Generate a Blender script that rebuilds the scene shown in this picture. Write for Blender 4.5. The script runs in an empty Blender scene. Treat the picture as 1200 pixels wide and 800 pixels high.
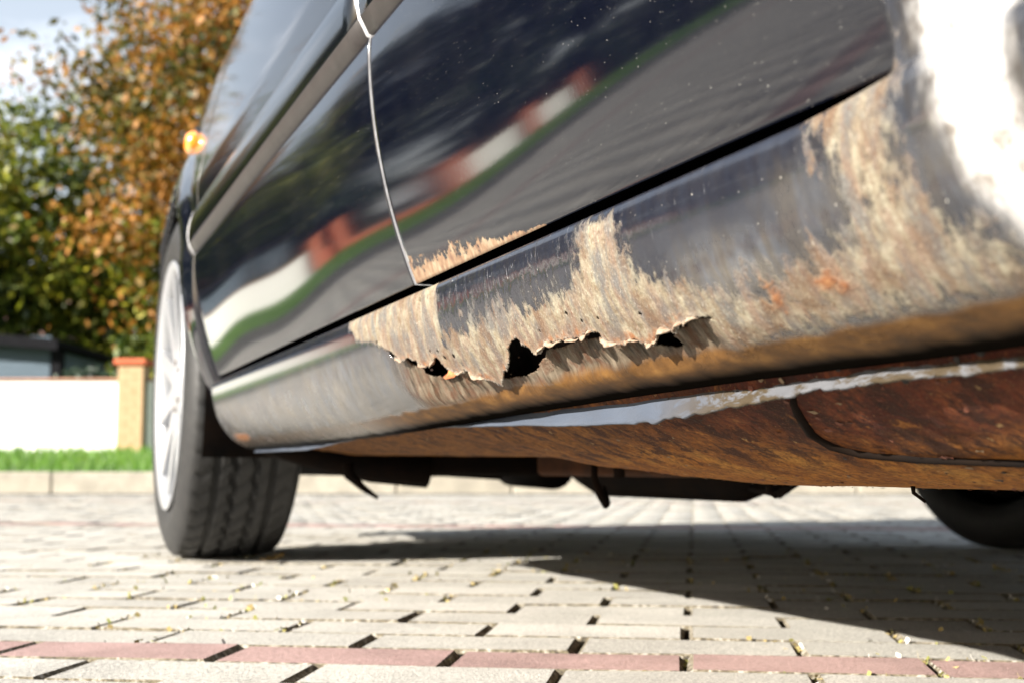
import bpy, bmesh, math, random
import numpy as np
from mathutils import Vector, Matrix
R = math.radians
random.seed(5); rng = np.random.default_rng(11)
sc = bpy.context.scene
col = sc.collection

# ------------------------------------------------------------------ camera, sky, sun, exposure
# World: car axis = +Y, car stands at +X of the camera, eye height 0.16 m.
PSI, PITCH = R(21.11), R(5.71)
cam = bpy.data.cameras.new('camera'); co = bpy.data.objects.new('camera', cam); col.objects.link(co)
cam.sensor_width = 36; cam.lens = 45; cam.clip_start = .02; cam.clip_end = 1500
co.location = (0, 0, .16); co.rotation_euler = (R(90) + PITCH, 0, -PSI)
cam.dof.use_dof = True; cam.dof.focus_distance = .76; cam.dof.aperture_fstop = 10.5
sc.camera = co

SUN_EL, SUN_AZ = R(22.0), R(260)          # compass azimuth measured from +Y towards +X
w = bpy.data.worlds.new('World'); sc.world = w; w.use_nodes = True
nt = w.node_tree; nt.nodes.clear()
out = nt.nodes.new('ShaderNodeOutputWorld'); bg = nt.nodes.new('ShaderNodeBackground')
sky = nt.nodes.new('ShaderNodeTexSky'); sky.sky_type = 'NISHITA'; sky.sun_disc = False
sky.sun_elevation = SUN_EL; sky.sun_rotation = SUN_AZ; sky.air_density = 1.2; sky.dust_density = 1.8
tc = nt.nodes.new('ShaderNodeTexCoord'); mp = nt.nodes.new('ShaderNodeMapping'); mp.inputs['Scale'].default_value = (1, 1, 2.6)
mp.inputs['Location'].default_value = (0, 0, 0)
nz = nt.nodes.new('ShaderNodeTexNoise'); nz.inputs['Scale'].default_value = 2.3; nz.inputs['Detail'].default_value = 6; nz.inputs['Roughness'].default_value = .55
cr = nt.nodes.new('ShaderNodeValToRGB'); cr.color_ramp.elements[0].position = .50; cr.color_ramp.elements[1].position = .72
mx = nt.nodes.new('ShaderNodeMix'); mx.data_type = 'RGBA'
mx.inputs['B'].default_value = (9.5, 9.8, 10.4, 1)
L = nt.links.new
L(tc.outputs['Generated'], mp.inputs[0]); L(mp.outputs[0], nz.inputs['Vector']); L(nz.outputs['Fac'], cr.inputs[0])
sxyz = nt.nodes.new('ShaderNodeSeparateXYZ'); L(tc.outputs['Generated'], sxyz.inputs[0])
hzr = nt.nodes.new('ShaderNodeMapRange'); hzr.inputs[1].default_value = 0; hzr.inputs[2].default_value = .75; hzr.inputs[3].default_value = .55; hzr.inputs[4].default_value = 0; L(sxyz.outputs[2], hzr.inputs[0])
mxm = nt.nodes.new('ShaderNodeMath'); mxm.operation = 'MAXIMUM'; L(cr.outputs[0], mxm.inputs[0]); L(hzr.outputs[0], mxm.inputs[1])
L(mxm.outputs[0], mx.inputs['Factor']); L(sky.outputs[0], mx.inputs['A']); L(mx.outputs['Result'], bg.inputs['Color']); L(bg.outputs[0], out.inputs[0])
bg.inputs['Strength'].default_value = .05
sd = bpy.data.lights.new('sun', 'SUN'); sd.energy = 5.0; sd.angle = R(.55); sd.color = (1, .94, .85)
so = bpy.data.objects.new('sun', sd); col.objects.link(so)
sdir = Vector((math.sin(SUN_AZ)*math.cos(SUN_EL), math.cos(SUN_AZ)*math.cos(SUN_EL), math.sin(SUN_EL)))
so.rotation_euler = sdir.to_track_quat('Z', 'Y').to_euler(); so.location = (-6, 0, 6)
vs = sc.view_settings; vs.view_transform = 'Standard'; vs.look = 'None'; vs.exposure = 1.76; vs.gamma = 1
sc.cycles.max_bounces = 8; sc.cycles.use_denoising = True

# ------------------------------------------------------------------ materials
class NT:
    """small shader-graph writer"""
    def __init__(s, name):
        s.m = bpy.data.materials.new(name); s.m.use_nodes = True; s.t = s.m.node_tree
        s.b = s.t.nodes['Principled BSDF']; s.out = s.t.nodes['Material Output']
    def n(s, k, **kw):
        x = s.t.nodes.new(k)
        for a, v in kw.items(): setattr(x, a, v)
        return x
    def l(s, a, b): s.t.links.new(a, b)
    def setv(s, sock, v):
        if isinstance(v, bpy.types.NodeSocket): s.l(v, sock)
        else: sock.default_value = v
    def noise(s, scale, detail=4, rough=.5, vec=None, dist=0):
        x = s.n('ShaderNodeTexNoise'); x.inputs['Scale'].default_value = scale; x.inputs['Detail'].default_value = detail
        x.inputs['Roughness'].default_value = rough; x.inputs['Distortion'].default_value = dist
        if vec is not None: s.l(vec, x.inputs['Vector'])
        return x.outputs['Fac']
    def ramp(s, f, *stops):
        x = s.n('ShaderNodeValToRGB'); e = x.color_ramp.elements
        while len(e) < len(stops): e.new(.5)
        for i, (p, c) in enumerate(stops):
            e[i].position = p; e[i].color = (c, c, c, 1) if not hasattr(c, '__len__') else (*c, 1)
        s.l(f, x.inputs[0]); return x.outputs[0]
    def mix(s, f, a, b):
        x = s.n('ShaderNodeMix', data_type='RGBA'); s.setv(x.inputs['Factor'], f)
        for k, v in (('A', a), ('B', b)):
            s.setv(x.inputs[k], (*v, 1) if isinstance(v, tuple) and len(v) == 3 else v)
        return x.outputs['Result']
    def math(s, op, a, b=0.0, clamp=False):
        x = s.n('ShaderNodeMath', operation=op); x.use_clamp = clamp; s.setv(x.inputs[0], a); s.setv(x.inputs[1], b); return x.outputs[0]
    def maprange(s, v, a, b, c=0, d=1):
        x = s.n('ShaderNodeMapRange'); x.interpolation_type = 'SMOOTHSTEP'
        for i, q in enumerate((v, a, b, c, d)): s.setv(x.inputs[i], q)
        return x.outputs[0]
    def obj(s, scale=(1, 1, 1)):
        t = s.n('ShaderNodeTexCoord'); m = s.n('ShaderNodeMapping'); m.inputs['Scale'].default_value = scale
        s.l(t.outputs['Object'], m.inputs[0]); return m.outputs[0]
    def world(s, scale=(1, 1, 1)):
        t = s.n('ShaderNodeNewGeometry'); m = s.n('ShaderNodeMapping'); m.inputs['Scale'].default_value = scale
        s.l(t.outputs['Position'], m.inputs[0]); return m.outputs[0]
    def uv(s, scale=(1, 1, 1), loc=(0, 0, 0)):
        t = s.n('ShaderNodeTexCoord'); m = s.n('ShaderNodeMapping'); m.inputs['Scale'].default_value = scale; m.inputs['Location'].default_value = loc
        s.l(t.outputs['UV'], m.inputs[0]); return m.outputs[0]
    def attr(s, name):
        x = s.n('ShaderNodeAttribute'); x.attribute_name = name; return x.outputs['Fac']
    def bump(s, h, strength=.3, dist=.001, norm=None):
        x = s.n('ShaderNodeBump'); x.inputs['Strength'].default_value = strength; x.inputs['Distance'].default_value = dist
        s.l(h, x.inputs['Height'])
        if norm is not None: s.l(norm, x.inputs['Normal'])
        return x.outputs['Normal']
    def set(s, **kw):
        for k, v in kw.items():
            k = k.replace('_', ' ')
            sk = s.b.inputs[k]
            s.setv(sk, (*v, 1) if isinstance(v, tuple) and len(v) == 3 and sk.type == 'RGBA' else v)
        return s

M = {}
def simple(name, c, rough=.6, metal=0, nscale=30, var=.35, bump=.2, bd=.002, spec=.5, c2=None, coords='obj'):
    g = NT(name); v = g.obj() if coords == 'obj' else g.world()
    n = g.noise(nscale, 5, .6, v)
    c2 = c2 or tuple(x*(1-var) for x in c)
    g.set(Base_Color=g.mix(g.ramp(n, (.3, 0), (.7, 1)), c, c2), Roughness=rough, Metallic=metal, Specular_IOR_Level=spec)
    if bump: g.set(Normal=g.bump(g.noise(nscale*3, 4, .6, v), bump, bd))
    M[name] = g.m; return g

# glossy black-navy car paint, lightly dusty and orange-peeled
PAINT = (.0018, .0024, .0062)
g = NT('car_paint'); v = g.world()
dust = g.ramp(g.noise(9, 6, .65, v), (.45, 0), (.8, 1))
speck = g.ramp(g.noise(900, 1, .4, v), (.775, 0), (.80, .8))
base = g.mix(g.math('MULTIPLY', dust, .010), PAINT, (.42, .40, .36))
base = g.mix(g.math('MULTIPLY', speck, .5), base, (.7, .68, .62))
bare = g.attr('bare')
nb = g.math('ADD', g.math('MULTIPLY', g.noise(1, 5, .7, g.uv((240, 190, 1))), .5), g.math('MULTIPLY', g.noise(1, 4, .6, g.uv((70, 90, 1))), .5))
bf = g.maprange(g.math('ADD', bare, g.math('MULTIPLY', g.math('SUBTRACT', nb, .5), 3.2)), .42, .66)
bf = g.math('MULTIPLY', bf, g.maprange(bare, .02, .1))
tan = g.ramp(g.noise(1, 4, .6, g.uv((160, 90, 1))), (.3, (.09, .035, .014)), (.5, (.16, .09, .042)), (.68, (.22, .175, .11)))
g.set(Base_Color=g.mix(bf, base, tan), Roughness=g.maprange(bf, 0, 1, .07, .75), IOR=1.82)
peel = g.noise(330, 2, .5, v)
g.set(Normal=g.bump(g.math('ADD', g.math('MULTIPLY', peel, .05), g.math('MULTIPLY', g.math('MULTIPLY', bf, nb), 1.2)), .22, .0006))
M['car_paint'] = g.m

# the corroded sill: paint, filler/primer patches, rust, dirt and painted shade driven by masks stored on the mesh
g = NT('sill_paint')
fine = g.noise(1, 6, .70, g.uv((330, 230, 1)), .4)            # short streaks running down the panel
streak = g.noise(1, 5, .6, g.uv((95, 34, 1), (3, 1, 0)), .5)
blot = g.noise(1, 5, .6, g.uv((34, 34, 1)))
blot2 = g.noise(1, 6, .66, g.uv((88, 88, 1), (7, 2, 0)), .3)
bare, rust, dirt, flap, under, pale_patch = [g.attr(k) for k in ('bare', 'rust', 'dirt', 'flap', 'under', 'pale_patch')]
blot3 = g.noise(1, 6, .66, g.uv((62, 30, 1), (2, 8, 0)))
comb = g.math('ADD', g.math('MULTIPLY', fine, .17), g.math('ADD', g.math('MULTIPLY', streak, .20), g.math('ADD', g.math('MULTIPLY', blot2, .30), g.math('MULTIPLY', blot3, .33))))
bf = g.maprange(g.math('ADD', bare, g.math('MULTIPLY', g.math('SUBTRACT', comb, .5), 3.4)), .36, .66)
bf = g.math('MULTIPLY', bf, g.maprange(bare, .03, .14))
cream = g.mix(g.ramp(blot2, (.38, 0), (.60, 1)), (0.144, 0.112, 0.072), (0.230, 0.209, 0.155))
cream = g.mix(g.ramp(streak, (.46, 0), (.60, .85)), cream, (0.144, 0.097, 0.072))
cream = g.mix(g.ramp(blot3, (.47, 0), (.60, .85)), cream, (0.083, 0.083, 0.083))
cream = g.mix(g.ramp(g.noise(1, 5, .6, g.uv((38, 26, 1), (9, 1, 0))), (.50, 0), (.64, .8)), cream, (0.094, 0.054, 0.030))
cream = g.mix(g.ramp(fine, (.54, 0), (.66, .6)), cream, (0.065, 0.054, 0.047))
cream = g.mix(g.ramp(g.noise(1, 5, .7, g.uv((300, 200, 1), (6, 3, 0))), (.59, 0), (.66, .8)), cream, (0.094, 0.040, 0.019))
cream = g.mix(g.ramp(g.noise(1, 4, .6, g.uv((600, 300, 1), (1, 5, 0))), (.61, 0), (.70, .7)), cream, (0.331, 0.310, 0.266))
mic = g.noise(1, 4, .75, g.uv((900, 620, 1), (3, 3, 0)))
cream = g.mix(g.ramp(mic, (.52, 0), (.66, .65)), cream, (.06, .045, .035))
cream = g.mix(g.ramp(mic, (.34, .5), (.44, 0)), cream, (.34, .31, .25))
cream = g.mix(g.math('MULTIPLY', g.ramp(blot3, (.40, 0), (.56, 1)), g.math('MULTIPLY', rust, .9, True)), cream, (.085, .040, .020))
cream = g.mix(g.math('MULTIPLY', g.attr('rim'), g.ramp(blot2, (.35, .3), (.5, 1))), cream, (0.360, 0.331, 0.288))  # edge highlight painted pale along the tear
dirtc = g.mix(g.ramp(blot, (.35, 0), (.65, 1)), (.060, .058, .055), (.14, .12, .09))
dirtc = g.mix(g.ramp(streak, (.42, 0), (.62, .6)), dirtc, (.10, .115, .14))
df = g.math('MULTIPLY', dirt, g.ramp(comb, (.30, .25), (.58, 1)))
scr = g.ramp(g.noise(1, 2, .5, g.uv((1300, 90, 1), (2, 9, 0))), (.70, 0), (.76, .55))
scr = g.math('MULTIPLY', scr, g.attr('scratch'))
specks = g.math('MULTIPLY', g.ramp(g.noise(1, 1, .5, g.uv((480, 420, 1))), (.765, 0), (.79, 1)), .5)
c = g.mix(df, (.0035, .0050, .0125), dirtc)
c = g.mix(scr, c, (.55, .55, .56)); c = g.mix(specks, c, (.6, .57, .5))
c = g.mix(bf, c, cream)
rf = g.maprange(g.math('ADD', rust, g.math('MULTIPLY', g.math('SUBTRACT', blot2, .5), 1.4)), .35, .75)
rf = g.math('MULTIPLY', rf, g.maprange(rust, .02, .2))
rustc = g.ramp(g.noise(1, 6, .7, g.uv((260, 200, 1), (4, 4, 0))), (.30, (.05, .018, .009)), (.48, (.15, .060, .026)), (.70, (.26, .14, .065)))
c = g.mix(rf, c, rustc)
flapc = g.mix(g.ramp(g.noise(1, 4, .6, g.uv((150, 30, 1), (8, 3, 0))), (.38, 0), (.62, 1)), (.030, .020, .010), (.15, .12, .085))
flapc = g.mix(g.ramp(blot2, (.46, 0), (.62, .7)), flapc, (.075, .030, .014))
c = g.mix(flap, c, flapc)
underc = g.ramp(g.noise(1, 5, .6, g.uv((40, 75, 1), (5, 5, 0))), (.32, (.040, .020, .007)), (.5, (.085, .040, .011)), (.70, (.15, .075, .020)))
underc = g.mix(g.attr('root_shade'), underc, (.006, .005, .004))  # shade of the recess at the flange root, painted in as black
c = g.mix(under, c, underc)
chf = g.maprange(g.math('ADD', pale_patch, g.math('MULTIPLY', g.math('SUBTRACT', blot3, .5), 1.3)), .15, 1.0)
chf = g.math('MULTIPLY', chf, g.maprange(pale_patch, .02, .2))
c = g.mix(chf, c, g.mix(g.ramp(blot2, (.36, 1), (.50, 0)), (.44, .43, .42), (.17, .15, .13)))  # off-white patch in front of the rear arch
rgh = g.math('MAXIMUM', g.maprange(bf, 0, 1, .13, .72), g.math('MAXIMUM', g.math('MULTIPLY', df, .34), g.math('MULTIPLY', g.math('MAXIMUM', g.math('MAXIMUM', rf, chf), g.math('MAXIMUM', flap, under)), .62)))
hh = g.math('ADD', g.math('MULTIPLY', g.math('MULTIPLY', bf, g.math('ADD', fine, blot2)), .9), g.math('MULTIPLY', g.math('MULTIPLY', g.math('MAXIMUM', rf, flap), comb), 1.6))
hh = g.math('ADD', hh, g.math('MULTIPLY', g.noise(1, 2, .5, g.uv((330, 330, 1))), .05))
spc = g.math('SUBTRACT', .5, g.math('MULTIPLY', g.math('MAXIMUM', g.math('MAXIMUM', bf, under), g.math('MAXIMUM', flap, rf)), .38))
spc = g.math('MULTIPLY', spc, g.math('SUBTRACT', 1.0, g.attr('root_shade')))
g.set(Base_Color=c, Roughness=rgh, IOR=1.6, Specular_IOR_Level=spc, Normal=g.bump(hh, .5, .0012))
M['sill_paint'] = g.m

# thick floor rust
g = NT('floor_rust'); v = g.uv((1.15, 1, 1)); vw = g.world()
n1 = g.noise(19, 8, .72, v); n2 = g.noise(190, 6, .8, v); n3 = g.noise(7, 6, .6, v); n4 = g.noise(620, 3, .7, v)
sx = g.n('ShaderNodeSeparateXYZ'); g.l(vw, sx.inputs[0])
hz = g.maprange(g.math('ADD', sx.outputs[2], g.math('MULTIPLY', g.math('SUBTRACT', n3, .5), .075)), .158, .186)   # rust colour darker high up by the flange
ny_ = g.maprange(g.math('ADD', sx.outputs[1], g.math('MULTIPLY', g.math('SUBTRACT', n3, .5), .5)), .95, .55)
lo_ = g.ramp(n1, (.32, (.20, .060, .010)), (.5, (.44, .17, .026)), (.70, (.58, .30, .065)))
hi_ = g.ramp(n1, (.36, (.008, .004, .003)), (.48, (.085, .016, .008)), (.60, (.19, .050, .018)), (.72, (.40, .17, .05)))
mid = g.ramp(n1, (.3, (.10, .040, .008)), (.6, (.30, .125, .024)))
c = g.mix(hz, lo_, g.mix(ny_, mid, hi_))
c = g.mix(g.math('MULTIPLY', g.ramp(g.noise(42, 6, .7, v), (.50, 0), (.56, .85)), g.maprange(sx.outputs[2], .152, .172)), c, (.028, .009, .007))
c = g.mix(g.ramp(g.noise(30, 6, .75, v), (.60, 0), (.66, .7)), c, (.50, .20, .04))
c = g.mix(g.ramp(n2, (.40, 0), (.60, .75)), c, (.045, .016, .009))
c = g.mix(g.ramp(n4, (.60, 0), (.70, .5)), c, (.50, .25, .08))
c = g.mix(g.ramp(g.noise(55, 5, .7, v), (.66, 0), (.70, .8)), c, (.50, .33, .14))
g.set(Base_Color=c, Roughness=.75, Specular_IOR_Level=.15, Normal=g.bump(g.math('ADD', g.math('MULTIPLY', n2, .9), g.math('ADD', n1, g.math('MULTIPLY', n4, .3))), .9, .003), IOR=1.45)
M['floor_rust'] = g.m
# chipped pale flange
g = NT('flange_paint'); v = g.world((1, .35, 1))
n1 = g.noise(60, 6, .7, v, .8); n2 = g.noise(16, 4, .6, v)
ch = g.ramp(n1, (.47, 0), (.53, 1))
c = g.mix(g.math('MULTIPLY', ch, g.attr('flake')), g.mix(g.attr('flake'), g.mix(n2, (.036, .046, .070), (.065, .078, .10)), g.mix(n2, (.04, .044, .056), (.12, .12, .125))), (.04, .028, .014))
g.set(Base_Color=c, Roughness=.55, Specular_IOR_Level=.25, Normal=g.bump(n1, .8, .002)); M['flange_paint'] = g.m

g = NT('moulding_gloss'); g.set(Base_Color=(.002, .0025, .004), Roughness=.13, IOR=1.6); M['moulding_gloss'] = g.m
simple('trim_black', (.007, .007, .007), .34, nscale=60, bump=.05, bd=.0005)
simple('trim_lower', (.035, .030, .029), .45, nscale=60, bump=.05, bd=.0005)
simple('pale_edge', (.60, .60, .62), .4, nscale=80)  # pale grey for the turned-in panel edges
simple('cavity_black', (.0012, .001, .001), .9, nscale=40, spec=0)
simple('underbody_black', (.004, .0035, .0035), .85, nscale=25, c2=(.010, .006, .004), spec=.05)
simple('scale_dark', (.012, .008, .006), .8, nscale=300); simple('scale_red', (.13, .035, .015), .85, nscale=300); simple('scale_pale', (.20, .13, .07), .8, nscale=300)
simple('inner_rust', (.06, .022, .008), .8, nscale=30, c2=(.02, .009, .005), spec=.1)
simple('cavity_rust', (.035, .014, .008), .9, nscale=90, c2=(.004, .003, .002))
simple('flake_rust', (.60, .20, .07), .8, nscale=200, c2=(.35, .09, .03), bump=.6)
simple('rubber', (.007, .007, .0075), .6, nscale=45, c2=(.016, .0155, .015), bump=.3, bd=.001)
simple('rim_silver', (.40, .41, .43), .32, metal=.55, nscale=30, var=.08, bump=0)
simple('brake_steel', (.25, .22, .2), .5, metal=.6, nscale=60)
g = NT('lamp_amber'); g.set(Base_Color=(1, .33, .02), Roughness=.12, Transmission_Weight=.35, IOR=1.49); M['lamp_amber'] = g.m
g = NT('lamp_red'); g.set(Base_Color=(.5, .02, .02), Roughness=.12); M['lamp_red'] = g.m
g = NT('lamp_clear'); g.set(Base_Color=(.75, .77, .8), Roughness=.08, Metallic=.4); M['lamp_clear'] = g.m
g = NT('car_glass'); g.set(Base_Color=(.03, .04, .045), Roughness=.03, IOR=1.52); M['car_glass'] = g.m

def concrete(name, ca, cb, cdark):
    g = NT(name); v = g.world()
    oi = g.n('ShaderNodeObjectInfo'); ge = g.n('ShaderNodeNewGeometry')
    rnd = g.math('FRACT', g.math('ADD', oi.outputs['Random'], ge.outputs['Random Per Island']))
    a = g.mix(rnd, ca, cb)
    big = g.noise(7, 5, .6, v)
    a = g.mix(g.ramp(big, (.42, 0), (.66, .8)), a, tuple(x*.62 for x in ca))
    grit = g.noise(430, 3, .7, v); grit2 = g.noise(170, 5, .75, v)
    a = g.mix(g.ramp(grit, (.57, 0), (.66, .95)), a, cdark)
    a = g.mix(g.ramp(grit, (.32, .9), (.42, 0)), a, tuple(min(.80, x*1.45) for x in ca))
    a = g.mix(g.ramp(grit2, (.52, 0), (.66, .75)), a, tuple(x*.5 for x in cb))
    g.set(Base_Color=a, Roughness=.88, Normal=g.bump(g.math('ADD', grit, g.math('MULTIPLY', grit2, 1.4)), .65, .0016))
    M[name] = g.m
concrete('paver_grey', (.53, .51, .465), (.41, .395, .355), (.07, .065, .06))
concrete('paver_red', (.36, .235, .215), (.40, .27, .25), (.17, .08, .07))
concrete('kerb_stone', (.36, .33, .27), (.32, .29, .23), (.2, .17, .12))
concrete('kerb_dark', (.07, .068, .066), (.05, .05, .05), (.02, .02, .02))
g = NT('paver_edge'); v = g.world(); n_ = g.noise(160, 5, .7, v)
g.set(Base_Color=g.ramp(n_, (.40, (.05, .042, .03)), (.52, (.15, .125, .08)), (.64, (.36, .34, .30))), Roughness=.95, Normal=g.bump(n_, .6, .002)); M['paver_edge'] = g.m
simple('joint_sand', (.17, .145, .105), .95, nscale=260, c2=(.05, .042, .03), bump=.8, bd=.003, coords='world')
simple('asphalt', (.06, .058, .056), .9, nscale=120, bump=.6, bd=.003, coords='world')
simple('soil', (.10, .08, .05), .95, nscale=6, bump=.6, bd=.01, coords='world')
simple('turf', (.055, .13, .018), .9, nscale=5, c2=(.09, .16, .03), bump=.6, bd=.01, coords='world')
simple('white_render', (.80, .79, .76), .85, nscale=4, var=.08, bump=.3, bd=.003)
simple('coping_tile', (.42, .22, .15), .8, nscale=8)
simple('brick_orange', (.42, .29, .17), .85, nscale=14, c2=(.37, .24, .13))
simple('brick_red', (.55, .13, .055), .85, nscale=20, c2=(.40, .09, .04))
simple('slate_wall', (.075, .11, .145), .75, nscale=6, var=.15)
simple('roof_dark', (.012, .012, .014), .95, nscale=9, spec=.05)
simple('roof_pink', (.48, .27, .23), .8, nscale=6)
simple('bark', (.07, .05, .035), .9, nscale=18, bump=.8, bd=.01)
simple('moss', (.16, .20, .04), .95, nscale=60, c2=(.30, .23, .09))
simple('dry_moss', (.40, .31, .13), .95, nscale=90, c2=(.26, .20, .07))
simple('sprout_green', (.22, .42, .03), .6, nscale=90, c2=(.14, .30, .02), bump=0)
simple('dead_leaf', (.42, .25, .06), .8, nscale=60)
simple('stone_bit', (.6, .58, .54), .8, nscale=90)
def leafmat(name, stops, trans=.35):
    g = NT(name); ge = g.n('ShaderNodeNewGeometry'); r = ge.outputs['Random Per Island']
    big = g.noise(.55, 3, .5, g.world())
    f = g.math('ADD', g.math('MULTIPLY', r, .55), g.math('MULTIPLY', g.maprange(big, .3, .7), .45))
    c = g.ramp(f, *stops); g.set(Base_Color=c, Roughness=.55)
    tr = g.n('ShaderNodeBsdfTranslucent'); g.l(c, tr.inputs[0]); ms = g.n('ShaderNodeMixShader'); ms.inputs[0].default_value = trans
    g.l(g.b.outputs[0], ms.inputs[1]); g.l(tr.outputs[0], ms.inputs[2]); g.l(ms.outputs[0], g.out.inputs[0]); M[name] = g.m
leafmat('leaf_green', ((.18, (.025, .05, .008)), (.52, (.12, .16, .012)), (.85, (.33, .30, .02))))
leafmat('leaf_autumn', ((.15, (.04, .05, .010)), (.38, (.11, .10, .012)), (.60, (.26, .12, .016)), (.90, (.42, .18, .028))))
leafmat('leaf_dark', ((.2, (.012, .026, .014)), (.6, (.03, .055, .03)), (.9, (.07, .11, .07))), .25)
leafmat('grass_blade', ((.2, (.06, .15, .012)), (.7, (.12, .26, .022)), (.95, (.22, .30, .05))), .4)

# ------------------------------------------------------------------ mesh helpers
def link(name, me, parent=None, mats=(), smooth=False):
    for m in mats: me.materials.append(M[m])
    if smooth: me.polygons.foreach_set('use_smooth', [True]*len(me.polygons))
    o = bpy.data.objects.new(name, me); col.objects.link(o); o.parent = parent; return o
class MB:
    def __init__(s): s.v = []; s.f = []; s.mi = []
    def add(s, vs, fs, mi=0):
        b = len(s.v); s.v += [tuple(x) for x in vs]; s.f += [tuple(b+i for i in f) for f in fs]; s.mi += [mi]*len(fs); return s
    def box(s, a, b, mi=0, mat=None):
        x0, y0, z0 = a; x1, y1, z1 = b
        vs = [Vector(q) for q in ((x0,y0,z0),(x1,y0,z0),(x1,y1,z0),(x0,y1,z0),(x0,y0,z1),(x1,y0,z1),(x1,y1,z1),(x0,y1,z1))]
        if mat: vs = [mat @ q for q in vs]
        return s.add(vs, [(3,2,1,0),(4,5,6,7),(0,1,5,4),(1,2,6,5),(2,3,7,6),(3,0,4,7)], mi)
    def tube(s, pts, r, n=10, mi=0, caps=True):
        pts = [Vector(p) for p in pts]; rr = r if hasattr(r, '__len__') else [r]*len(pts)
        vs = []; fs = []; ref = None
        for i, p in enumerate(pts):
            d = (pts[min(i+1, len(pts)-1)] - pts[max(i-1, 0)]).normalized()
            if ref is None: ref = d.orthogonal().normalized()
            a = (ref - d*ref.dot(d)).normalized(); b = d.cross(a); ref = a
            for k in range(n):
                t = 2*math.pi*k/n; vs.append(p + (a*math.cos(t) + b*math.sin(t))*rr[i])
        for i in range(len(pts)-1):
            for k in range(n): fs.append((i*n+k, i*n+(k+1) % n, (i+1)*n+(k+1) % n, (i+1)*n+k))
        if caps: fs += [tuple(range(n))[::-1], tuple((len(pts)-1)*n+k for k in range(n))]
        return s.add(vs, fs, mi)
    def lathe(s, prof, n=48, mi=0, closed=False):
        """prof = (radius, x) turned about the local X axis"""
        vs = []; fs = []; m = len(prof)
        for k in range(n):
            t = 2*math.pi*k/n
            for r, x in prof: vs.append((x, r*math.cos(t), r*math.sin(t)))
        for k in range(n):
            for i in range(m if closed else m-1):
                j = (i+1) % m; fs.append((k*m+i, k*m+j, ((k+1) % n)*m+j, ((k+1) % n)*m+i))
        return s.add(vs, fs, mi)
    def mesh(s, name):
        me = bpy.data.meshes.new(name); me.from_pydata(s.v, [], s.f); me.polygons.foreach_set('material_index', s.mi); me.update(); return me
    def build(s, name, parent=None, mats=(), smooth=False): return link(name, s.mesh(name), parent, mats, smooth)
def np_mesh(name, V, Fq, mi=None):
    me = bpy.data.meshes.new(name); V = np.asarray(V, np.float32); Fq = np.asarray(Fq, np.int32); k = Fq.shape[1]
    me.vertices.add(len(V)); me.vertices.foreach_set('co', V.ravel())
    me.loops.add(Fq.size); me.loops.foreach_set('vertex_index', Fq.ravel())
    me.polygons.add(len(Fq)); me.polygons.foreach_set('loop_start', np.arange(len(Fq), dtype=np.int32)*k)
    if mi is not None: me.polygons.foreach_set('material_index', np.asarray(mi, np.int32))
    me.update(calc_edges=True); me.validate(); return me
def empty(name, loc=(0, 0, 0), rz=0):
    o = bpy.data.objects.new(name, None); col.objects.link(o); o.location = loc; o.rotation_euler = (0, 0, rz); o.empty_display_size = .1; return o
def tag(o, label=None, cat=None, group=None, kind=None):
    for k, v in (('label', label), ('category', cat), ('group', group), ('kind', kind)):
        if v: o[k] = v
    return o
def bevel(o, w=.002, seg=2):
    m = o.modifiers.new('bevel', 'BEVEL'); m.width = w; m.segments = seg; m.limit_method = 'ANGLE'; return o
def smooth_noise(P, seed=0, octaves=4):
    """cheap value noise on an (N,2) array"""
    r = np.random.default_rng(seed); T = r.random((64, 64)); out = np.zeros(len(P)); amp = 1; tot = 0; P = P.copy()
    for _ in range(octaves):
        i = np.floor(P).astype(int); f = P - i; f = f*f*(3-2*f)
        a = T[i[:, 0] % 64, i[:, 1] % 64]; b = T[(i[:, 0]+1) % 64, i[:, 1] % 64]; c = T[i[:, 0] % 64, (i[:, 1]+1) % 64]; d = T[(i[:, 0]+1) % 64, (i[:, 1]+1) % 64]
        out += amp*((a*(1-f[:, 0])+b*f[:, 0])*(1-f[:, 1]) + (c*(1-f[:, 0])+d*f[:, 0])*f[:, 1]); tot += amp; amp *= .5; P = P*2.03+17.3
    return out/tot
def sstep(a, b, x):
    t = np.clip((x-a)/(b-a), 0, 1); return t*t*(3-2*t)

# ------------------------------------------------------------------ the street frame: u along the paving rows, v across them
ROW = R(29.2)
vd = Vector((math.sin(ROW), math.cos(ROW), 0)); ud = Vector((math.cos(ROW), -math.sin(ROW), 0))
fd = Vector((math.sin(PSI), math.cos(PSI), 0)); rd = Vector((math.cos(PSI), -math.sin(PSI), 0))
def SF(r, d, z=0): return rd*r + fd*d + Vector((0, 0, z))          # kerb frame: r along the kerb, d away from the car park
street = Matrix(((rd.x, fd.x, 0, 0), (rd.y, fd.y, 0, 0), (0, 0, 1, 0), (0, 0, 0, 1)))

# ground sheet
def sheet(name, corners, z, mat, kind='structure'):
    o = MB().add([(c[0], c[1], z) for c in corners], [tuple(range(len(corners)))]).build(name, None, (mat,)); tag(o, kind=kind); return o
sheet('ground', [(-600, -600), (600, -600), (600, 600), (-600, 600)], -.075, 'soil')
def fr(r0, r1, d0, d1): return [SF(r0, d0)[:2], SF(r1, d0)[:2], SF(r1, d1)[:2], SF(r0, d1)[:2]]
pavement = sheet('pavement', fr(-32, 26, -12, 8.35), -.013, 'joint_sand')
sheet('road', fr(-60, 60, 8.35, 8.95), -.004, 'asphalt')

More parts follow.
